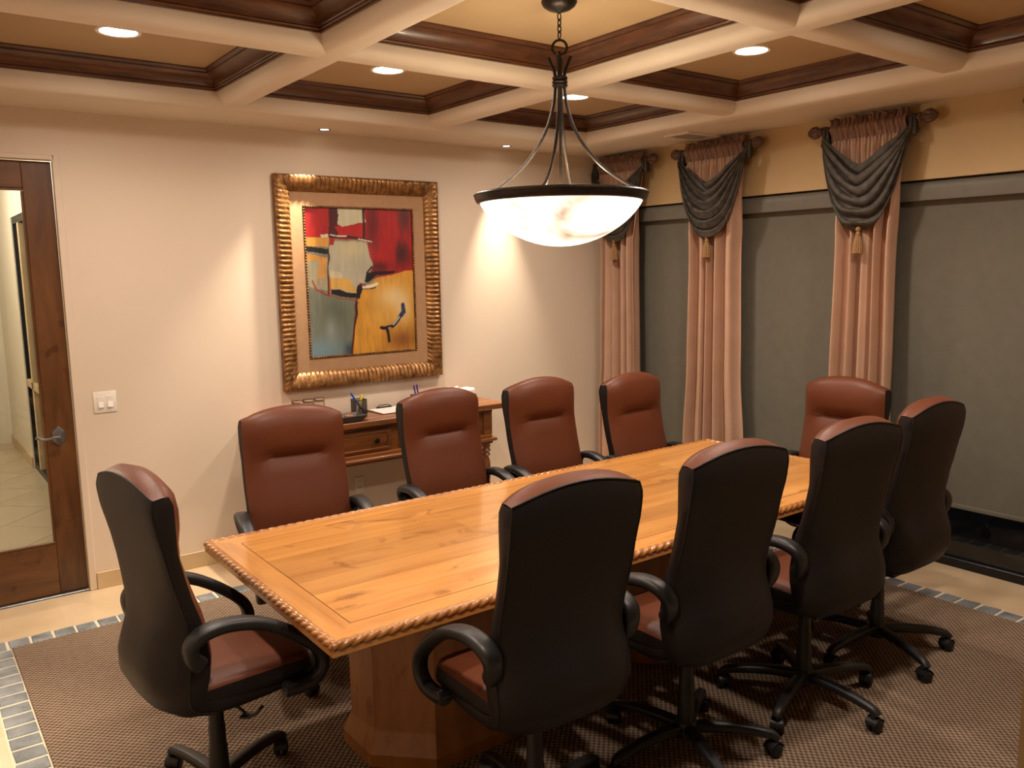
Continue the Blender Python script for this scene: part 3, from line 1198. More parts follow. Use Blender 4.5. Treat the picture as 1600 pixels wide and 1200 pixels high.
C[:] = np.array((120, 118, 100)) / 255.0
top = [(200, 200), (780, 200), (780, 515), (640, 535), (540, 560), (520, 380), (235, 365), (200, 365)]
fill(top, (158, 26, 28), 0.3)
tm = inside(top)
blob(700, 260, 30, 70, (60, 40, 35), 0.8, tm)
blob(690, 440, 35, 60, (38, 22, 24), 0.9, tm)
blob(720, 470, 40, 50, (120, 25, 25), 0.5, tm)
blob(545, 300, 28, 120, (75, 18, 20), 0.7, tm)
blob(570, 500, 60, 25, (50, 18, 20), 0.7, tm)
fill([(345, 200), (388, 200), (384, 355), (340, 355)], (70, 20, 22), 0.3)
fill([(388, 200), (492, 200), (515, 292), (402, 308), (384, 300)], (188, 182, 152), 0.15)
fill([(370, 312), (497, 302), (500, 368), (392, 348)], (165, 30, 30), 0.25)
stroke([(497, 210), (503, 290), (505, 370)], 7, (35, 22, 22))
ochre = [(490, 610), (560, 560), (655, 528), (790, 505), (790, 950), (440, 950), (472, 670)]
fill(ochre, (196, 140, 52), 0.28)
om = inside(ochre)
blob(640, 640, 75, 60, (216, 196, 150), 0.75, om)
blob(690, 700, 40, 70, (214, 200, 165), 0.7, om)
blob(690, 850, 80, 55, (120, 72, 36), 0.85, om)
blob(600, 740, 70, 50, (205, 165, 90), 0.5, om)
lower = [(200, 590), (345, 610), (472, 655), (447, 950), (200, 960)]
fill(lower, (112, 116, 100), 0.25)
lm = inside(lower)
blob(380, 720, 80, 70, (84, 92, 78), 0.7, lm)
blob(320, 900, 110, 60, (112, 140, 152), 0.9, lm)
blob(355, 800, 25, 60, (150, 160, 158), 0.6, lm)
blob(440, 900, 25, 40, (40, 60, 75), 0.8, lm)
fill([(200, 362), (342, 366), (342, 412), (200, 405)], (196, 142, 62), 0.2)
fill([(305, 348), (340, 348), (338, 366), (306, 364)], (200, 192, 168), 0.1)
fill([(200, 436), (336, 456), (336, 495), (200, 490)], (188, 134, 60), 0.25)
fill([(200, 488), (300, 470), (340, 470), (345, 615), (270, 600), (200, 600)], (150, 142, 116), 0.25)
fill([(300, 470), (335, 465), (330, 555), (290, 560)], (190, 140, 76), 0.25)
fill([(350, 380), (520, 386), (547, 490), (515, 575), (484, 590), (478, 628), (345, 606), (342, 520)], (170, 164, 142), 0.14)
blob(450, 420, 70, 40, (196, 182, 130), 0.6)
blob(490, 500, 45, 60, (152, 150, 130), 0.5)
fill([(352, 555), (420, 560), (475, 606), (470, 622), (352, 604)], (198, 158, 84), 0.2)
blob(425, 572, 18, 12, (215, 165, 50), 0.9)
fill([(352, 520), (400, 530), (405, 556), (352, 555)], (190, 180, 150), 0.15)
fill([(240, 404), (345, 424), (345, 444), (242, 432)], (28, 24, 24), 0.2)
stroke([(350, 360), (430, 362), (540, 378)], 8, (34, 26, 24))
stroke([(350, 353), (420, 358)], 4, (215, 205, 180))
stroke([(480, 372), (542, 380)], 4, (215, 205, 180))
fill([(345, 372), (372, 372), (366, 402), (346, 398)], (160, 30, 30), 0.2)
fill([(355, 607), (478, 630), (478, 656), (355, 632)], (26, 22, 24), 0.2)
fill([(474, 588), (497, 580), (488, 656), (470, 656)], (26, 22, 24), 0.2)
fill([(516, 524), (655, 516), (650, 524), (560, 545), (525, 575), (508, 572)], (24, 20, 22), 0.2)
stroke([(540, 500), (520, 525)], 5, (30, 24, 24))
stroke([(500, 596), (530, 590), (565, 584)], 9, (214, 206, 186))
stroke([(495, 604), (560, 598)], 3, (30, 22, 22))
stroke([(485, 582), (508, 588)], 5, (150, 30, 30))
stroke([(470, 660), (462, 780), (447, 930)], 6, (84, 26, 22))
stroke([(476, 670), (466, 780)], 3, (30, 22, 22))
stroke([(345, 420), (342, 500), (345, 640)], 4, (45, 36, 30))
stroke([(275, 570), (295, 610), (340, 636)], 5, (150, 50, 40))
stroke([(348, 545), (350, 640)], 4, (180, 90, 40))
stroke([(345, 640), (470, 662)], 3, (150, 60, 45))
stroke([(690, 682), (694, 715), (672, 750), (640, 785)], 12, (34, 34, 48))
stroke([(694, 682), (690, 735)], 6, (40, 60, 110))
stroke([(676, 740), (625, 795)], 5, (175, 190, 200))
stroke([(590, 790), (618, 800), (626, 855)], 9, (24, 20, 22))
stroke([(640, 782), (600, 798)], 7, (24, 20, 22))
C = np.clip(C, 0.01, 1)
lin = np.where(C <= 0.04045, C / 12.92, ((C + 0.055) / 1.055) ** 2.4) * 0.92
att = me.color_attributes.new('paint', 'FLOAT_COLOR', 'POINT')
att.data.foreach_set('color', np.concatenate([lin.reshape(-1, 3), np.ones(((NU + 1) * (NV + 1), 1))], 1).ravel())
link_mesh('canvas', me, t)

# ------------------------------------------------------------------ switch plate and outlet
t = thing('light_switch', (0.9655, YB, 1.10), 0, 'white double rocker light switch beside the glass door', 'switch')
MB().box(-0.062, 0.062, -0.006, 0, -0.062, 0.062, 0.004, 2).build('cover_plate', 'white_plastic', t)
for s in (-1, 1):
    MB().box(s * 0.025 - 0.017, s * 0.025 + 0.017, -0.008, -0.003, -0.034, 0.034, 0.001, 1).build('rocker_frame', 'white_plastic', t)
    rk = MB().box(-0.0135, 0.0135, -0.004, 0.002, -0.014, 0.018, 0.001, 1).build('rocker', 'paper', t, loc=(s * 0.025, -0.010, -0.018))
    rk.rotation_euler = (R(-9), 0, 0)
    for z in (-0.048, 0.048):
        MB().lathe([(0.0, -0.0075), (0.003, -0.007), (0.0032, -0.005)], 10, 'y', (s * 0.025, 0, z)).build('screw', 'white_plastic', t)
t = thing('wall_outlet', (2.548, YB, 0.335), 0, 'white wall outlet low under the console table', 'outlet')
MB().box(-0.036, 0.036, -0.006, 0, -0.059, 0.059, 0.004, 2).build('cover_plate', 'white_plastic', t)
for z in (-0.022, 0.022):
    rc = MB().box(-0.017, 0.017, -0.009, -0.004, z - 0.014, z + 0.014, 0.004, 2).build('receptacle', 'white_plastic', t)
    for s in (-1, 1):
        MB().box(s * 0.006 - 0.0012, s * 0.006 + 0.0012, -0.0095, -0.008, z - 0.003, z + 0.006).build('slot', 'black_plastic', rc, 0)

# ------------------------------------------------------------------ console table
KX0, KX1, KY0, KY1, KZ = 1.745, 3.525, 4.79, 5.205, 0.865
kcx, kcy = (KX0 + KX1) / 2, (KY0 + KY1) / 2
t = thing('console_table', (kcx, kcy, 0), 0, 'brown wooden console table with carved drawers against the wall under the painting', 'table')
khx, khy = (KX1 - KX0) / 2, (KY1 - KY0) / 2
wy = 2 * khy / 4
for k in range(4):
    MB().box(-khx, khx, -khy + k * wy + 0.0008, -khy + (k + 1) * wy - 0.0008, KZ - 0.038, KZ, 0.004, 1).build('top_plank', 'console_wood', t)
ax, ay = khx - 0.115, khy - 0.05
bz0_, bz1_ = 0.640, KZ - 0.038
bd = MB()
bd.box(-ax, ax, -ay + 0.012, ay, bz0_, bz1_)
bd.build('case', 'console_wood', t)
MB().box(-ax - 0.012, ax + 0.012, -ay - 0.012, ay, bz1_ - 0.022, bz1_, 0.004, 2).build('upper_molding', 'console_wood', t)
lm_ = MB()
lm_.box(-ax - 0.010, ax + 0.010, -ay - 0.010, ay, 0.618, 0.642, 0.005, 2)
lm_.box(-ax - 0.038, ax + 0.038, -ay - 0.038, ay, 0.596, 0.619, 0.009, 3)
lm_.box(-ax - 0.012, ax + 0.012, -ay - 0.012, ay, 0.575, 0.597, 0.004, 2)
lm_.build('lower_molding', 'console_wood', t)
for s in (-1, 1):
    dc = s * 0.355
    dh = 0.325
    dr = MB()
    y0 = -ay + 0.012
    dr.box(dc - dh, dc + dh, y0 - 0.012, y0 + 0.001, 0.652, 0.792, 0.004, 2)
    drawer = dr.build('drawer', 'console_wood', t)
    pm = MB()
    for a, b2, c_, d_ in ((dc - dh + 0.02, dc + dh - 0.02, 0.664, 0.674), (dc - dh + 0.02, dc + dh - 0.02, 0.770, 0.780)):
        pm.box(a, b2, y0 - 0.020, y0 - 0.010, c_, d_, 0.004, 2)
    for a in (dc - dh + 0.02, dc + dh - 0.03):
        pm.box(a, a + 0.010, y0 - 0.020, y0 - 0.010, 0.664, 0.780, 0.004, 2)
    pm.build('drawer_molding', 'console_wood', drawer)
    for q in (-1, 1):
        MB().lathe([(0.006, 0.0), (0.006, -0.010), (0.014, -0.014), (0.018, -0.022), (0.015, -0.029), (0.0, -0.032)], 18, 'y', (dc + q * 0.21, y0 - 0.012, 0.722)).build('knob', 'bronze', drawer)
turn = [(0.030, 0.575), (0.030, 0.545), (0.022, 0.540), (0.034, 0.522), (0.022, 0.503), (0.030, 0.490), (0.018, 0.474), (0.027, 0.44),
        (0.030, 0.38), (0.026, 0.30), (0.020, 0.23), (0.029, 0.215), (0.020, 0.20), (0.030, 0.185), (0.034, 0.165), (0.034, 0.09), (0.022, 0.082), (0.034, 0.06), (0.036, 0.03), (0.026, 0.0)]
for sx in (-1, 1):
    for sy in (-1, 1):
        lg = MB()
        lg.lathe(turn, 20, c=(sx * (ax - 0.02), sy * (ay - 0.03), 0))
        lg.build('leg', 'console_wood', t, 50)
    MB().box(sx * (ax - 0.02) - 0.037, sx * (ax - 0.02) + 0.037, -ay - 0.002, -ay + 0.05, 0.642, bz1_ - 0.022, 0.004, 1).build('corner_post', 'console_wood', t)
MB().box(-ax, ax, -0.03, 0.03, 0.12, 0.15, 0.006, 2).build('stretcher', 'console_wood', t)

# things on the console
for k, x in enumerate((2.030, 2.108, 2.186)):
    lab = ['clear upturned tumbler at the left end of the row of three',
           'clear upturned tumbler in the middle of the row of three',
           'clear upturned tumbler at the right end, nearest the tray'][k]
    g = MB()
    g.lathe([(0.0, 0.150), (0.0325, 0.150), (0.0345, 0.147), (0.0362, 0.001), (0.0355, 0.0), (0.0338, 0.0), (0.0318, 0.128), (0.030, 0.131), (0.0, 0.132)], 32, cap=False)
    o = g.build('tumbler', 'tumbler_glass', None, 40, loc=(x, 5.0 + 0.008 * k, KZ + 0.0005))
    tag(o, lab, 'glass', 'tumblers on the console')
t = thing('serving_tray', (2.235, 4.875, KZ + 0.002), 0, 'dark smoky tray with flared sides at the front edge of the console', 'tray')
tx, ty = 0.185, 0.075
tm_ = MB()
tm_.box(-tx + 0.03, tx - 0.03, -ty + 0.02, ty - 0.02, 0.0, 0.006)
for (p0, p1, q0, q1) in (((-tx + .03, -ty + .02), (tx - .03, -ty + .02), (-tx, -ty), (tx, -ty)), ((tx - .03, -ty + .02), (tx - .03, ty - .02), (tx, -ty), (tx, ty)),
                         ((tx - .03, ty - .02), (-tx + .03, ty - .02), (tx, ty), (-tx, ty)), ((-tx + .03, ty - .02), (-tx + .03, -ty + .02), (-tx, ty), (-tx, -ty))):
    tm_.add([(*p0, 0.002), (*p1, 0.002), (*q1, 0.040), (*q0, 0.040)], [(0, 1, 2, 3)])
tm_.build('tray_body', 'smoke_tray', t, 0, solid=0.003)
o = MB().lathe([(0.0, 0.0), (0.028, 0.0), (0.03, 0.004), (0.029, 0.026), (0.026, 0.028), (0.0, 0.028)], 24).build('coin_dish', 'copper_disc', None, loc=(2.33, 4.885, KZ + 0.0105))
tag(o, 'small round copper-brown dish lying in the smoky tray', 'dish')


def pen_cup(loc, label, rz):
    t = thing('pen_cup', (loc[0], loc[1], loc[2] + 0.0005), rz, label, 'pen cup')
    h = 0.040
    f = MB()
    f.box(-h, h, -h, h, 0, 0.004)
    f.build('cup_base', 'black_metal', t, 0)
    # wire mesh walls
    w = MB()
    for k in range(17):
        a = -h + 2 * h * k / 16
        for s in (-1, 1):
            w.box(a - 0.0006, a + 0.0006, s * h - 0.0006, s * h + 0.0006, 0.003, 0.098)
            w.box(s * h - 0.0006, s * h + 0.0006, a - 0.0006, a + 0.0006, 0.003, 0.098)
    for k in range(20):
        z = 0.005 + 0.0048 * k
        for s in (-1, 1):
            w.box(-h, h, s * h - 0.0006, s * h + 0.0006, z - 0.0006, z + 0.0006)
            w.box(s * h - 0.0006, s * h + 0.0006, -h, h, z - 0.0006, z + 0.0006)
    w.build('mesh_wall', 'black_metal', t, 0)['kind'] = 'stuff'
    rm = MB()
    for s in (-1, 1):
        rm.box(-h - 0.002, h + 0.002, s * h - 0.002, s * h + 0.002, 0.096, 0.101)
        rm.box(s * h - 0.002, s * h + 0.002, -h, h, 0.096, 0.101)
    rm.build('cup_rim', 'black_metal', t, 0)
    return t


def pen(loc, tip, r, mat, label):
    p0, p1 = Vector(loc), Vector(tip)
    v = p1 - p0
    root = thing('pen', p0, 0, label, 'pen', 'pens on the console')
    m_ = MB()
    path = [v * f_ for f_ in (0.0, 0.04, 0.5, 0.96, 1.0)]
    m_.tube(path, r, 10, scale=lambda q: 0.5 if q < 0.1 or q > 0.95 else 1.0)
    m_.build('barrel', mat, root)
    nrm = v.cross(Vector((0, 1, 0))).normalized() * (r + 0.001)
    MB().tube([v * 0.72 + nrm, v * 0.94 + nrm], 0.0012, 6).build('clip', 'black_plastic', root)
    return root


pen_cup((2.50, 5.085, KZ), 'black wire mesh pen cup with a blue and a yellow pen', 0.0)
pen((2.528, 5.07, KZ + 0.008), (2.447, 5.095, KZ + 0.150), 0.006, 'blue_pen', 'blue pen leaning left in the mesh pen cup')
pen((2.50, 5.09, KZ + 0.008), (2.532, 5.098, KZ + 0.128), 0.009, 'yellow_pen', 'yellow marker standing in the mesh pen cup')
cup2 = pen_cup((2.972, 5.10, KZ), 'black wire mesh pen cup hidden behind the second wall-side chair from the left', 0.0)
cup2.scale = (1, 1, 0.8)
pen((2.962, 5.10, KZ + 0.008), (2.942, 5.105, KZ + 0.152), 0.0055, 'purple_pen', 'purple capped pen on the left in the hidden mesh cup')
pen((2.980, 5.10, KZ + 0.008), (2.966, 5.105, KZ + 0.156), 0.0055, 'purple_pen', 'purple capped pen on the right in the hidden mesh cup')
t = thing('clipboard', (2.735, 5.055, KZ + 0.0005), R(2), 'brown clipboard holding white sheets lying on the console', 'clipboard')
MB().box(-0.140, 0.140, -0.110, 0.125, 0, 0.004, 0.0015, 1).build('board', 'brown_board', t)
MB().box(-0.128, 0.128, -0.104, 0.108, 0.004, 0.007).build('paper_sheet', 'paper', t, 0)
cp = MB()
cp.box(-0.06, 0.06, 0.098, 0.124, 0.004, 0.014, 0.004, 2)
cp.tube([(-0.055, 0.112, 0.014), (-0.03, 0.112, 0.026), (0.03, 0.112, 0.026), (0.055, 0.112, 0.014)], 0.003, 6)
cp.build('clip', 'black_metal', t)
t = thing('tissue_box', (3.28, 5.06, KZ + 0.0005), R(4), 'white tissue box with crumpled tissue at the right end of the console', 'tissue box')
MB().box(-0.115, 0.115, -0.06, 0.06, 0, 0.088, 0.003, 1).build('box', 'paper', t)
ts = MB()


def tissue(u, v):
    x = -0.05 + 0.10 * u
    y = -0.018 + 0.036 * v
    z = 0.086 + 0.034 * math.sin(PI * v) * (0.75 + 0.25 * math.sin(u * 9)) * min(1, 6 * u * (1 - u) + 0.3)
    return (x - 0.04 + 0.008 * math.sin(7 * v + 3 * u), y + 0.008 * math.sin(13 * u), z)


ts.grid(tissue, 16, 8)
ts.build('tissue', 'paper', t, 60, solid=0.001)
o = MB().box(-0.045, 0.045, -0.045, 0.045, 0, 0.006, 0.001, 1).build('notepad', 'paper', None, loc=(3.352, 5.060, KZ + 0.089))
o.rotation_euler = (0, 0, R(12))
tag(o, 'small white notepad lying on the tissue box', 'notepad')


# ================================================================== CURTAINS
ROD_Z, ROD_O = 2.628, 0.10


def curtain_set(yc, half_rod, label, seed, width=1.0, finials=(True, True)):
    rnd_ = random.Random(seed)
    t = thing('drapery', (XR, yc, 0), 0, label, 'curtain', 'dressed curtains between the windows')

    def P(s, o, z):
        return (-o, s, z)
    ph = [rnd_.uniform(0, 6.28) for _ in range(6)]
    wt = [(0.0, 0.245), (0.5, 0.24), (1.1, 0.205), (1.9, 0.192), (2.25, 0.205), (2.50, 0.232), (2.70, 0.238)]

    def drape(z, u):
        w = lerp_table(wt, z) * width
        k = max(0.0, min(1.0, (z - 2.05) / 0.45))          # 0 below, 1 gathered
        uu = 2 * u - 1
        warp = uu + 0.05 * math.sin(3.0 * uu + ph[0]) + 0.02 * math.sin(7 * uu + ph[1]) + 0.018 * (2.6 - z) * math.sin(2.2 * uu + ph[4])
        big = 0.82 * math.sin(PI * 4.8 * warp + ph[2]) + 0.34 * math.sin(PI * 7.9 * warp + ph[5])
        big = math.copysign(abs(big) ** 0.7, big)
        fine = math.sin(PI * 21 * uu + ph[3]) + 0.4 * math.sin(PI * 35 * uu + ph[5])
        o = ROD_O + 0.004 + (1 - k) * 0.052 * big + k * 0.015 * fine
        o -= 0.004 * (1 - k)
        return (w * (uu + 0.03 * (1 - k) * math.cos(PI * 4.8 * warp + ph[2]) * 0.6), o)
    zlev = [0.018 + (2.56 - 0.018) * (i / 44) for i in range(45)]
    NU_ = 170
    pm = MB()
    pm.grid(lambda u, v: P(drape(0.018 + 2.542 * v, u)[0], drape(0.018 + 2.542 * v, u)[1], 0.018 + 2.542 * v), NU_, 44)
    pm.build('panel', 'curtain', t, 70, solid=0.003)
    # gathered rod pocket and ruffle above it
    hm = MB()

    def header(u, v):
        uu = 2 * u - 1
        w = 0.245 * width
        z = 2.555 + 0.145 * v
        bulge = 0.026 * math.exp(-((z - ROD_Z) / 0.030) ** 2)
        fine = math.sin(PI * 19 * uu + ph[3] + 1.2 * math.sin(v * 3 + uu * 4)) + 0.5 * math.sin(PI * 31 * uu + ph[1])
        amp = 0.006 + 0.020 * max(0, (v - 0.62) / 0.38)
        return P(w * uu, ROD_O + 0.006 + bulge + amp * fine, z - 0.022 * max(0, v - 0.5) * 2 * (0.5 + 0.5 * math.sin(17 * uu + ph[0]) * math.sin(7 * uu + ph[2])))
    hm.grid(header, 150, 16)
    hm.build('ruffle_header', 'curtain_header', t, 70, solid=0.003)
    # rod with fluted finials
    rd = MB()
    rd.lathe([(0.0, -half_rod), (0.018, -half_rod), (0.018, half_rod), (0.0, half_rod)], 16, 'y', P(0, ROD_O, ROD_Z))
    rod = rd.build('rod', 'rod_wood', t)
    for s, on in ((-1, finials[0]), (1, finials[1])):
        if on:
            f = MB()
            b0 = half_rod
            pr_ = [(0.018, 0), (0.026, 0.003), (0.026, 0.012), (0.018, 0.016), (0.020, 0.026), (0.030, 0.036), (0.036, 0.052), (0.036, 0.066), (0.029, 0.084), (0.018, 0.098), (0.008, 0.106), (0.0, 0.108)]
            f.lathe([(r_, s * (b0 + h_)) for r_, h_ in pr_], 48, 'y', P(0, ROD_O, ROD_Z), flute=12, fl=0.09)
            f.build('finial', 'rod_wood', rod, 60)
        bk = MB()
        q = s * (half_rod - 0.09)
        bk.box(-ROD_O - 0.004, 0.0, q - 0.008, q + 0.008, ROD_Z - 0.030, ROD_Z - 0.016, 0.003, 1)
        bk.box(-0.008, 0.0, q - 0.02, q + 0.02, ROD_Z - 0.06, ROD_Z + 0.02, 0.003, 1)
        bk.build('bracket', 'bronze', rod)
    # velvet swag: cowl folds
    sw = MB()
    hw_ = 0.285 * width

    def swag(u, v):
        uu = 2 * u - 1
        a = abs(uu)
        sag = 0.20 + 0.36 * v
        shape = (1 - a ** (1.08 + 1.9 * v))
        edge = 1 - a ** 3
        zt = ROD_Z - 0.045 - 0.10 * v * (1 - edge) * 0.6
        z = zt - sag * shape
        vv = v + 0.018 * math.sin(3.1 * uu + ph[0]) + 0.012 * math.sin(7.3 * uu + 5 * v + ph[1])
        fold = 0.85 * math.sin(2 * PI * 5.4 * vv + 0.7 * uu + ph[4] * 0.2) + 0.28 * math.sin(2 * PI * 11.3 * vv + 2.1 * uu + ph[2])
        o = ROD_O + 0.045 + 0.030 * edge + 0.035 * math.sin(PI * min(1, v * 1.05)) * edge + 0.020 * fold * (0.35 + 0.65 * edge)
        z += 0.010 * math.cos(2 * PI * 5.4 * v) * edge
        s = hw_ * uu * (1 - 0.05 * v * (1 - edge)) + 0.006 * math.sin(9 * v + 5 * uu)
        return P(s, o, z)
    sw.grid(swag, 64, 64)
    sw.build('swag', 'swag_velvet', t, 75, solid=0.006)
    for s in (-1, 1):
        kn = MB()
        kn.grid(lambda u, v, s=s: P(s * (hw_ - 0.006) + (0.022 + 0.005 * math.sin(5 * 2 * PI * u)) * math.cos(2 * PI * u) * (0.55 + 0.55 * v),
                                    ROD_O + 0.010 + (0.034 + 0.005 * math.sin(5 * 2 * PI * u)) * math.sin(2 * PI * u) * (0.55 + 0.5 * v),
                                    ROD_Z + 0.022 - 0.10 * v - 0.02 * math.sin(6 * PI * u) * v), 40, 10)
        kn.build('swag_gather', 'swag_velvet', t, 70, solid=0.004)
    # tassel
    tz, to = 2.035, ROD_O + 0.072
    ts_ = MB()
    ts_.lathe([(0.003, 0.03), (0.003, 0.0), (0.013, -0.006), (0.016, -0.016), (0.013, -0.026), (0.009, -0.030), (0.015, -0.037), (0.017, -0.046), (0.014, -0.053)], 20, c=P(0, to, tz), cap=False)
    tas = ts_.build('tassel', 'gold_thread', t, 60)
    sk = MB()
    sk.lathe([(0.013, -0.050), (0.021, -0.075), (0.026, -0.11), (0.030, -0.158), (0.0, -0.155)], 60, c=P(0, to, tz), cap=False, flute=15, fl=0.07)
    sk.build('fringe', 'gold_thread', tas, 60)
    return t


curtain_set(4.895, 0.285, 'brown curtain with dark velvet swag in the far corner behind the pendant bowl', 1, 1.0, (True, False))
curtain_set(3.955, 0.30, 'brown curtain with dark velvet swag, middle one of the three in view', 2, 1.05)
curtain_set(2.805, 0.30, 'brown curtain with dark velvet swag and gold tassel nearest the camera', 3, 0.98)
curtain_set(1.49, 0.37, 'brown curtain mostly beyond the right edge, only its rod finial in view', 4, 1.0)


# ================================================================== CONFERENCE TABLE
TX0, TX1, TY0, TY1, TZ = 0.935, 3.985, 2.140, 3.335, 0.757
tcx, tcy = (TX0 + TX1) / 2, (TY0 + TY1) / 2
thx, thy = (TX1 - TX0) / 2, (TY1 - TY0) / 2
t = thing('conference_table', (tcx, tcy, 0), 0, 'long honey-brown plank conference table with a carved rope edge', 'table')
MB().box(-thx + 0.02, thx - 0.02, -thy + 0.02, thy - 0.02, 0.718, 0.735).build('underframe', 'pedestal_wood', t, 0)
bwid = 0.098
hx_, hy_ = thx - 0.012, thy - 0.012
fx_, fy_ = hx_ - bwid, hy_ - bwid
for poly, mt in (([(-hx_, -hy_), (hx_, -hy_), (fx_, -fy_), (-fx_, -fy_)], 'table_wood'), ([(hx_, hy_), (-hx_, hy_), (-fx_, fy_), (fx_, fy_)], 'table_wood'),
                 ([(hx_, -hy_), (hx_, hy_), (fx_, fy_), (fx_, -fy_)], 'table_wood_y'), ([(-hx_, hy_), (-hx_, -hy_), (-fx_, -fy_), (-fx_, fy_)], 'table_wood_y')):
    MB().prism(poly, 0.735, TZ).build('border_board', mt, t, 0)
g_ = 0.0032
ix, iy = fx_ - g_, fy_ - g_
il = MB()
il.box(-fx_, fx_, -fy_, -iy, 0.735, TZ - 0.0012)
il.box(-fx_, fx_, iy, fy_, 0.735, TZ - 0.0012)
il.box(-fx_, -ix, -iy, iy, 0.735, TZ - 0.0012)
il.box(ix, fx_, -iy, iy, 0.735, TZ - 0.0012)
il.build('inlay_line', 'inlay_dark', t, 0)
rowsn = 7
pw = 2 * iy / rowsn
random.seed(11)
for r_ in range(rowsn):
    y0 = -iy + r_ * pw
    x = -ix
    cuts = [-ix]
    while x < ix - 0.5:
        x += random.uniform(0.75, 1.45)
        if x < ix - 0.45:
            cuts.append(x)
    cuts.append(ix)
    for a, b2 in zip(cuts, cuts[1:]):
        mb = MB()
        e = 0.0004
        mb.box(a + e, b2 - e, y0 + e, y0 + pw - e, 0.735, TZ)
        mb.build('plank', 'table_wood', t, 0)
# carved rope edge, band below it
band = []
for s in (-1, 1):
    MB().box(-thx, thx, s * thy - (0.014 if s > 0 else 0), s * thy + (0 if s > 0 else 0.014), 0.716, 0.740, 0.003, 1).build('edge_band', 'table_wood', t)
    MB().box(s * thx - (0.014 if s > 0 else 0), s * thx + (0 if s > 0 else 0.014), -thy + 0.014, thy - 0.014, 0.716, 0.740, 0.003, 1).build('edge_band', 'table_wood_y', t)


def rope(L):
    pitch = 0.041
    nL = int(L / pitch * 12)
    mb = MB()
    vs, fs = [], []
    ns = 24
    for i in range(nL + 1):
        s = L * i / nL
        for k in range(ns):
            a = 2 * PI * k / ns
            q = abs(math.sin(0.5 * (2 * PI * s / pitch + 3 * a)))
            rr_ = 0.0165 * (0.66 + 0.34 * q ** 0.55)
            vs.append((s - L / 2, rr_ * math.cos(a), rr_ * math.sin(a)))
    for i in range(nL):
        for k in range(ns):
            fs.append((i * ns + k, i * ns + (k + 1) % ns, (i + 1) * ns + (k + 1) % ns, (i + 1) * ns + k))
    fs.append(tuple(range(ns)))
    fs.append(tuple(nL * ns + k for k in range(ns)))
    return mb.add(vs, fs)


rl, rs = rope(2 * thx - 0.006).mesh('rope_molding', 'rope_wood', 80), rope(2 * thy - 0.006).mesh('rope_molding', 'rope_wood', 80)
for s in (-1, 1):
    link_mesh('rope_molding', rl, t, (0, s * (thy - 0.011), 0.7475), 0 if s < 0 else PI)
    link_mesh('rope_molding', rs, t, (s * (thx - 0.011), 0, 0.7475), PI / 2 if s > 0 else -PI / 2)
# elongated octagonal pedestals


def octo(x0, x1, y0, y1, c):
    return [(x0 + c, y0), (x1 - c, y0), (x1, y0 + c), (x1, y1 - c), (x1 - c, y1), (x0 + c, y1), (x0, y1 - c), (x0, y0 + c)]


for (x0, x1) in ((1.305 - tcx, 2.20 - tcx), (2.62 - tcx, 3.50 - tcx)):
    y0, y1 = 2.475 - tcy, 2.995 - tcy
    rings_ = [(0.030, 0.0065), (0.030, 0.055), (0.022, 0.075), (0.004, 0.125), (0.0, 0.14), (0.0, 0.67), (0.012, 0.69), (0.020, 0.718)]
    vs = []
    for off, z in rings_:
        vs += [(x, y, z) for x, y in octo(x0 - off, x1 + off, y0 - off, y1 + off, 0.165 + off * 0.41)]
    fs = []
    for i in range(len(rings_) - 1):
        for k in range(8):
            fs.append((i * 8 + k, i * 8 + (k + 1) % 8, (i + 1) * 8 + (k + 1) % 8, (i + 1) * 8 + k))
    fs.append(tuple(reversed(range(8))))
    fs.append(tuple((len(rings_) - 1) * 8 + k for k in range(8)))
    MB().add(vs, fs).build('pedestal', 'pedestal_wood', t, 20)


# ================================================================== CHAIRS
# rows of the back, top to underside: rear edge (y,z), rear bulge, front edge (y,z), front bulge, half width, arch weight
ROWS = [
    ((-0.240, 1.212), 0.008, (-0.188, 1.216), 0.020, 0.234, 1.00),
    ((-0.246, 1.172), 0.012, (-0.178, 1.178), 0.036, 0.239, 0.72),
    ((-0.243, 1.120), 0.015, (-0.177, 1.124), 0.046, 0.240, 0.34),
    ((-0.236, 1.065), 0.017, (-0.177, 1.070), 0.046, 0.240, 0.08),
    ((-0.226, 1.020), 0.019, (-0.176, 1.022), 0.033, 0.239, 0.00),
    ((-0.221, 0.996), 0.020, (-0.174, 0.996), 0.010, 0.238, 0.00),
    ((-0.216, 0.975), 0.022, (-0.171, 0.978), 0.022, 0.238, 0.00),
    ((-0.203, 0.910), 0.028, (-0.158, 0.915), 0.030, 0.238, 0.00),
    ((-0.187, 0.850), 0.038, (-0.143, 0.850), 0.034, 0.238, 0.00),
    ((-0.169, 0.780), 0.054, (-0.121, 0.780), 0.036, 0.236, 0.00),
    ((-0.160, 0.715), 0.070, (-0.107, 0.715), 0.036, 0.237, 0.00),
    ((-0.166, 0.650), 0.084, (-0.104, 0.650), 0.034, 0.247, 0.00),
    ((-0.178, 0.600), 0.086, (-0.110, 0.605), 0.028, 0.251, 0.00),
    ((-0.182, 0.550), 0.080, (-0.120, 0.566), 0.020, 0.252, 0.00),
    ((-0.174, 0.515), 0.066, (-0.128, 0.538), 0.010, 0.250, 0.00),
    ((-0.150, 0.488), 0.052, (-0.120, 0.520), 0.000, 0.245, 0.00),
    ((-0.100, 0.470), 0.040, (-0.085, 0.508), 0.000, 0.243, 0.00),
    ((-0.020, 0.460), 0.028, (-0.010, 0.500), 0.000, 0.239, 0.00),
    ((0.080, 0.458), 0.018, (0.085, 0.494), 0.000, 0.235, 0.00),
    ((0.180, 0.460), 0.010, (0.180, 0.488), 0.000, 0.228, 0.00),
    ((0.255, 0.464), 0.004, (0.255, 0.482), 0.000, 0.210, 0.00),
]
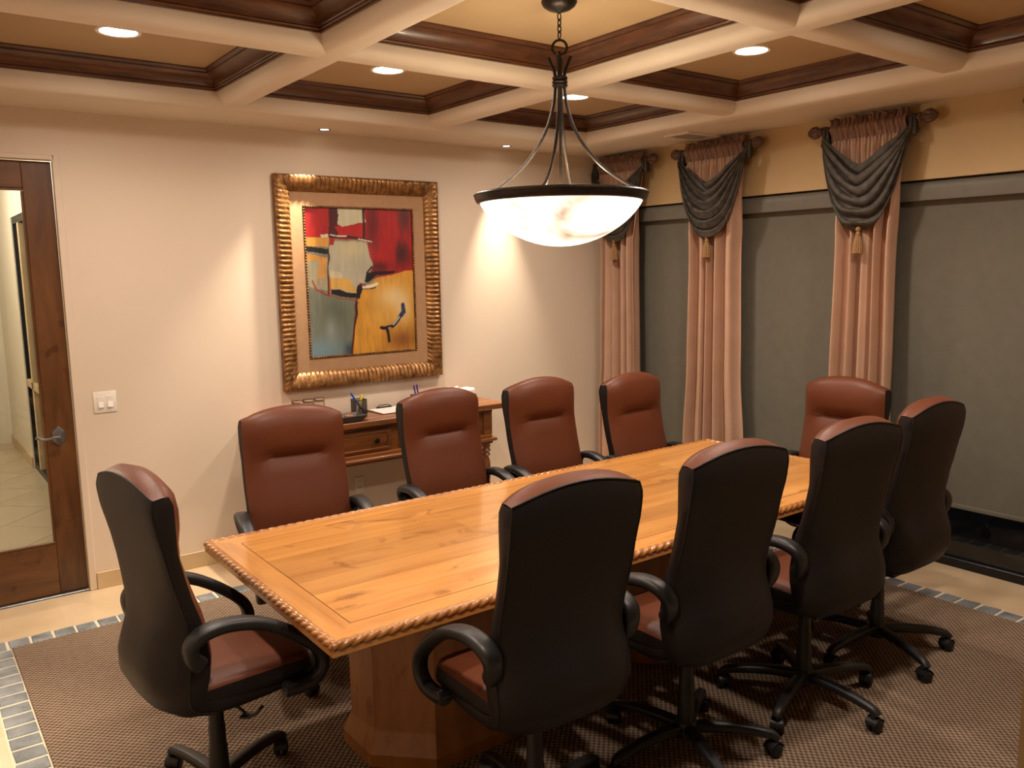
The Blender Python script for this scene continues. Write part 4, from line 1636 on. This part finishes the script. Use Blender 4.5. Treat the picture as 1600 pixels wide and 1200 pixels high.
XS = [-1, -0.985, -0.94, -0.86, -0.74, -0.58, -0.4, -0.2, 0, 0.2, 0.4, 0.58, 0.74, 0.86, 0.94, 0.985, 1]
nX = len(XS)


def row_pts(which):
    out = []
    for i, (re, rb, fe, fb, hw, ar) in enumerate(ROWS):
        e = re if which == 'rear' else fe
        j0, j1 = max(i - 1, 0), min(i + 1, len(ROWS) - 1)
        a = ROWS[j0][0 if which == 'rear' else 2]
        b2 = ROWS[j1][0 if which == 'rear' else 2]
        ty_, tz_ = b2[0] - a[0], b2[1] - a[1]
        L = math.hypot(ty_, tz_) or 1
        ny, nz = (tz_ / L, -ty_ / L)            # going down: normal to the rear
        if which == 'front':
            ny, nz = -ny, -nz
        line = []
        for x in XS:
            ax_ = abs(x)
            bul = (1 - ax_ ** (2.4 if i < 8 else 3.4)) * rb if which == 'rear' else (1 - ax_ ** 5) * (fb if i != 5 else (fb + 0.022 * max(0, min(1, (ax_ - 0.5) / 0.3))))
            rnd_c = 0.0
            if which == 'rear' and ax_ > 0.9:
                rnd_c = -0.004 * ((ax_ - 0.9) / 0.1) ** 2
            dz = -0.040 * ar * ax_ ** 2.0
            line.append((x * hw, e[0] + ny * (bul + rnd_c), e[1] + nz * (bul + rnd_c) + dz))
        out.append(line)
    return out


def chair_parts():
    root = thing('office_chair', (0, 0, 0), 0, 'x', 'chair')
    rear, front = row_pts('rear'), row_pts('front')
    nR = len(ROWS)
    LASTF = 15
    # leather cushion: front face + top edge
    cu = MB()
    vs = [p for r_ in front[:LASTF] for p in r_]
    fs = [(i * nX + k, i * nX + k + 1, (i + 1) * nX + k + 1, (i + 1) * nX + k) for i in range(LASTF - 1) for k in range(nX - 1)]
    cu.add(vs, fs)
    mid = [((a[0] + b2[0]) / 2, (a[1] + b2[1]) / 2 + 0.004, max(a[2], b2[2]) + 0.012 * (1 - abs(x) ** 4)) for a, b2, x in zip(front[0], rear[0], XS)]
    cu.add(front[0] + mid + rear[0], [(k, k + 1, nX + k + 1, nX + k) for k in range(nX - 1)] + [(nX + k, nX + k + 1, 2 * nX + k + 1, 2 * nX + k) for k in range(nX - 1)])
    o = cu.build('backrest', 'leather', root, 60)
    # dark shell: rear face, sides, underside
    sh = MB()
    vs = [p for r_ in rear for p in r_]
    sh.add(vs, [(i * nX + k, i * nX + k + 1, (i + 1) * nX + k + 1, (i + 1) * nX + k) for i in range(nR - 1) for k in range(nX - 1)])
    for k in (0, nX - 1):
        s = -1 if k == 0 else 1
        a = [r_[k] for r_ in rear]
        b2 = [r_[k] for r_ in front]
        c_ = [((p[0] + q[0]) / 2 + s * 0.006, (p[1] + q[1]) / 2, (p[2] + q[2]) / 2) for p, q in zip(a, b2)]
        sh.add(a + c_ + b2, [(i, i + 1, nR + i + 1, nR + i) for i in range(nR - 1)] + [(nR + i, nR + i + 1, 2 * nR + i + 1, 2 * nR + i) for i in range(nR - 1)])
    # seat pan top
    sh.add([p for r_ in front[LASTF - 1:] for p in r_], [(i * nX + k, i * nX + k + 1, (i + 1) * nX + k + 1, (i + 1) * nX + k) for i in range(nR - LASTF) for k in range(nX - 1)])
    sh.add(rear[-1] + front[-1], [(k, k + 1, nX + k + 1, nX + k) for k in range(nX - 1)])
    shell = sh.build('back_shell', 'dark_vinyl', root, 50)
    for k in (0, nX - 1):
        MB().tube(catmull([r_[k] for r_ in rear[:17]], 2), 0.0032, 6).build('piping', 'dark_vinyl', shell, 60)
    MB().tube(rear[0], 0.0032, 6).build('piping', 'dark_vinyl', shell, 60)
    # seat cushion
    outl = []
    w_, y0, y1, rc = 0.238, -0.150, 0.270, 0.075
    for cx_, cy_, a0, r_ in ((w_ - rc, y1 - rc, 0, rc), (-w_ + rc, y1 - rc, 90, rc), (-w_ + 0.03, y0 + 0.03, 180, 0.03), (w_ - 0.03, y0 + 0.03, 270, 0.03)):
        for k in range(7):
            a = R(a0 + 90 * k / 6)
            outl.append((cx_ + r_ * math.cos(a), cy_ + r_ * math.sin(a)))
    no = len(outl)
    yc_ = (y0 + y1) / 2

    def sring(sc, z):
        pts_ = []
        for (x, y) in outl:
            X, Y = x * sc, yc_ + (y - yc_) * sc
            fall = max(0, (Y - 0.13) / 0.14) ** 2 * 0.030
            pts_.append((X, Y, z - (fall if z > 0.5 else fall * 0.3)))
        return pts_

    def rings(lst, cap=True):
        mb = MB()
        vs_ = [p for r_ in lst for p in r_]
        fs_ = [(i * no + k, i * no + (k + 1) % no, (i + 1) * no + (k + 1) % no, (i + 1) * no + k) for i in range(len(lst) - 1) for k in range(no)]
        if cap:
            fs_.append(tuple((len(lst) - 1) * no + k for k in range(no)))
        return mb.add(vs_, fs_)
    rings([sring(0.99, 0.548), sring(0.965, 0.562), sring(0.90, 0.569), sring(0.7, 0.572), sring(0.4, 0.573), sring(0.1, 0.573)]).build('seat', 'leather', root, 60)
    rings([sring(0.94, 0.482), sring(1.0, 0.490), sring(1.012, 0.515), sring(0.99, 0.548)], False).build('seat_border', 'dark_vinyl', root, 60)
    # looped armrests
    for s in (-1, 1):
        path = catmull([(s * 0.250, -0.140, 0.648), (s * 0.258, -0.164, 0.680), (s * 0.265, -0.168, 0.720), (s * 0.271, -0.138, 0.748), (s * 0.275, -0.075, 0.758), (s * 0.277, 0.000, 0.746), (s * 0.277, 0.070, 0.718),
                        (s * 0.276, 0.140, 0.674), (s * 0.275, 0.205, 0.622), (s * 0.273, 0.250, 0.570), (s * 0.271, 0.260, 0.515), (s * 0.267, 0.232, 0.478), (s * 0.260, 0.180, 0.466), (s * 0.252, 0.130, 0.470)], 5)
        ar = MB()
        ar.sweep(path, rsec(0.058, 0.042, 0.017, 3), side=(1, 0, 0), scale=lambda q: (0.86 + 0.28 * math.exp(-((q - 0.30) / 0.22) ** 2), 0.95 + 0.3 * math.exp(-((q - 0.02) / 0.07) ** 2) + 0.2 * math.exp(-((q - 1) / 0.08) ** 2)))
        arm = ar.build('armrest', 'black_plastic', root, 50)
        MB().lathe([(0.0, s * 0.279), (0.020, s * 0.277), (0.024, s * 0.266), (0.024, s * 0.225)], 18, 'x', (0, 0.150, 0.472)).build('arm_boss', 'black_plastic', arm)
        MB().lathe([(0.0, s * 0.272), (0.016, s * 0.268), (0.018, s * 0.230)], 16, 'x', (0, -0.150, 0.662)).build('arm_boss', 'black_plastic', arm)
    # mechanism, lever
    me_ = MB()
    me_.box(-0.075, 0.075, -0.11, 0.12, 0.395, 0.455, 0.010, 2)
    me_.build('tilt_mechanism', 'black_plastic', root)
    lv_ = MB()
    lv_.tube([(0.06, 0.02, 0.395), (0.125, 0.03, 0.392), (0.15, 0.035, 0.385)], 0.005, 8)
    lv_.sweep(catmull([(0.140, 0.030, 0.372), (0.165, 0.045, 0.376), (0.190, 0.060, 0.392), (0.200, 0.070, 0.408)], 4), rsec(0.034, 0.009, 0.004, 2), side=(0.6, -0.8, 0))
    lv_.build('seat_lever', 'black_plastic', root)
    co = MB()
    co.lathe([(0.024, 0.44), (0.026, 0.30), (0.0285, 0.295), (0.0285, 0.225), (0.031, 0.22), (0.034, 0.105)], 24)
    co.build('gas_lift', 'black_plastic', root, 40)
    # five-star base with casters
    hb = MB()
    hb.lathe([(0.0, 0.066), (0.036, 0.068), (0.044, 0.075), (0.046, 0.105), (0.040, 0.128), (0.034, 0.134), (0.0, 0.134)], 30)
    base = hb.build('star_base', 'black_plastic', root, 40)
    lg = MB()
    lp = catmull([(0.020, 0, 0.104), (0.10, 0, 0.108), (0.20, 0, 0.104), (0.28, 0, 0.092), (0.318, 0, 0.082), (0.336, 0, 0.066)], 4)
    lg.sweep(lp, rsec(0.050, 0.040, 0.014, 3), side=(0, 1, 0), scale=lambda q: (1.0 - 0.34 * q, 1.0 - 0.30 * q))
    lme = lg.mesh('leg', 'black_plastic', 50)
    cs = MB()
    for s in (-1, 1):
        cs.lathe([(0.0, s * 0.027), (0.014, s * 0.027), (0.023, s * 0.0245), (0.0275, s * 0.019), (0.0275, s * 0.006), (0.022, s * 0.004), (0.0, s * 0.004)], 24, 'y', (0.0, 0, 0.0275))
    cme = cs.mesh('caster', 'black_rubber', 50)
    hdm = MB()
    hdm.grid(lambda u, v: (0.031 * math.cos(R(10 + 165 * u)), -0.024 + 0.048 * v, 0.0285 + 0.031 * math.sin(R(10 + 165 * u))), 14, 2)
    hdm.lathe([(0.008, 0.055), (0.008, 0.078)], 10, c=(0.012, 0, 0))
    hme = hdm.mesh('caster_hood', 'black_plastic', 50)
    for k in range(5):
        a = 2 * PI * k / 5
        link_mesh('leg', lme, base, (0, 0, 0), a)
        sw_ = [0.6, -0.9, 1.9, 0.2, -1.6][k]
        c = (0.324 * math.cos(a), 0.324 * math.sin(a), 0)
        link_mesh('caster', cme, base, c, a + sw_)
        link_mesh('caster_hood', hme, base, c, a + sw_)
    return root


CH = [
    (1.552, 1.990, -2.4, 12, 0.0, 'brown leather office chair seen from behind, largest in view, leftmost on the near side', 'chairs on the near side of the table'),
    (2.255, 1.968, -1.9, -42, 0.0, 'brown leather office chair seen from behind, second from the left on the near side', 'chairs on the near side of the table'),
    (2.945, 1.932, -3.3, -19, 0.0, 'brown leather office chair seen from behind, third from the left on the near side', 'chairs on the near side of the table'),
    (3.605, 1.985, 1.3, -41, 0.0, 'brown leather office chair seen from behind, at the near right beside the black window glass', 'chairs on the near side of the table'),
    (0.768, 2.745, -83.6, 31, 0.0, 'brown leather office chair alone at the left end of the table, facing right', None),
    (1.461, 3.545, 171.5, -116, -0.035, 'brown leather office chair facing the camera, leftmost on the wall side of the table', 'chairs on the wall side of the table'),
    (2.308, 3.530, 182.0, 20, -0.035, 'brown leather office chair facing the camera, second from the left on the wall side', 'chairs on the wall side of the table'),
    (2.965, 3.508, 180.0, 50, -0.035, 'brown leather office chair facing the camera, third from the left on the wall side', 'chairs on the wall side of the table'),
    (3.612, 3.405, 183.0, 5, -0.055, 'brown leather office chair facing the camera, farthest on the wall side by the corner curtain', 'chairs on the wall side of the table'),
    (4.128, 2.617, 92.0, 30, -0.055, 'brown leather office chair alone at the window end of the table, facing left', None),
]
proto = chair_parts()
for i, (x, y, rz, brz, dz, lab, grp) in enumerate(CH):
    o = proto if i == 0 else copy_tree(proto)
    CH[i] = (o, x, y, rz, brz, dz, lab, grp)
for o, x, y, rz, brz, dz, lab, grp in CH:
    o.location = (x, y, 0.0065)
    o.rotation_euler = (0, 0, R(rz))
    o['label'] = lab
    o['group'] = 'office chairs around the conference table'
    for c in o.children:
        nm = c.name.split('.')[0]
        if nm == 'star_base':
            c.rotation_euler = (0, 0, R(brz - rz))
        elif nm != 'gas_lift':
            c.location = (0, 0, dz)
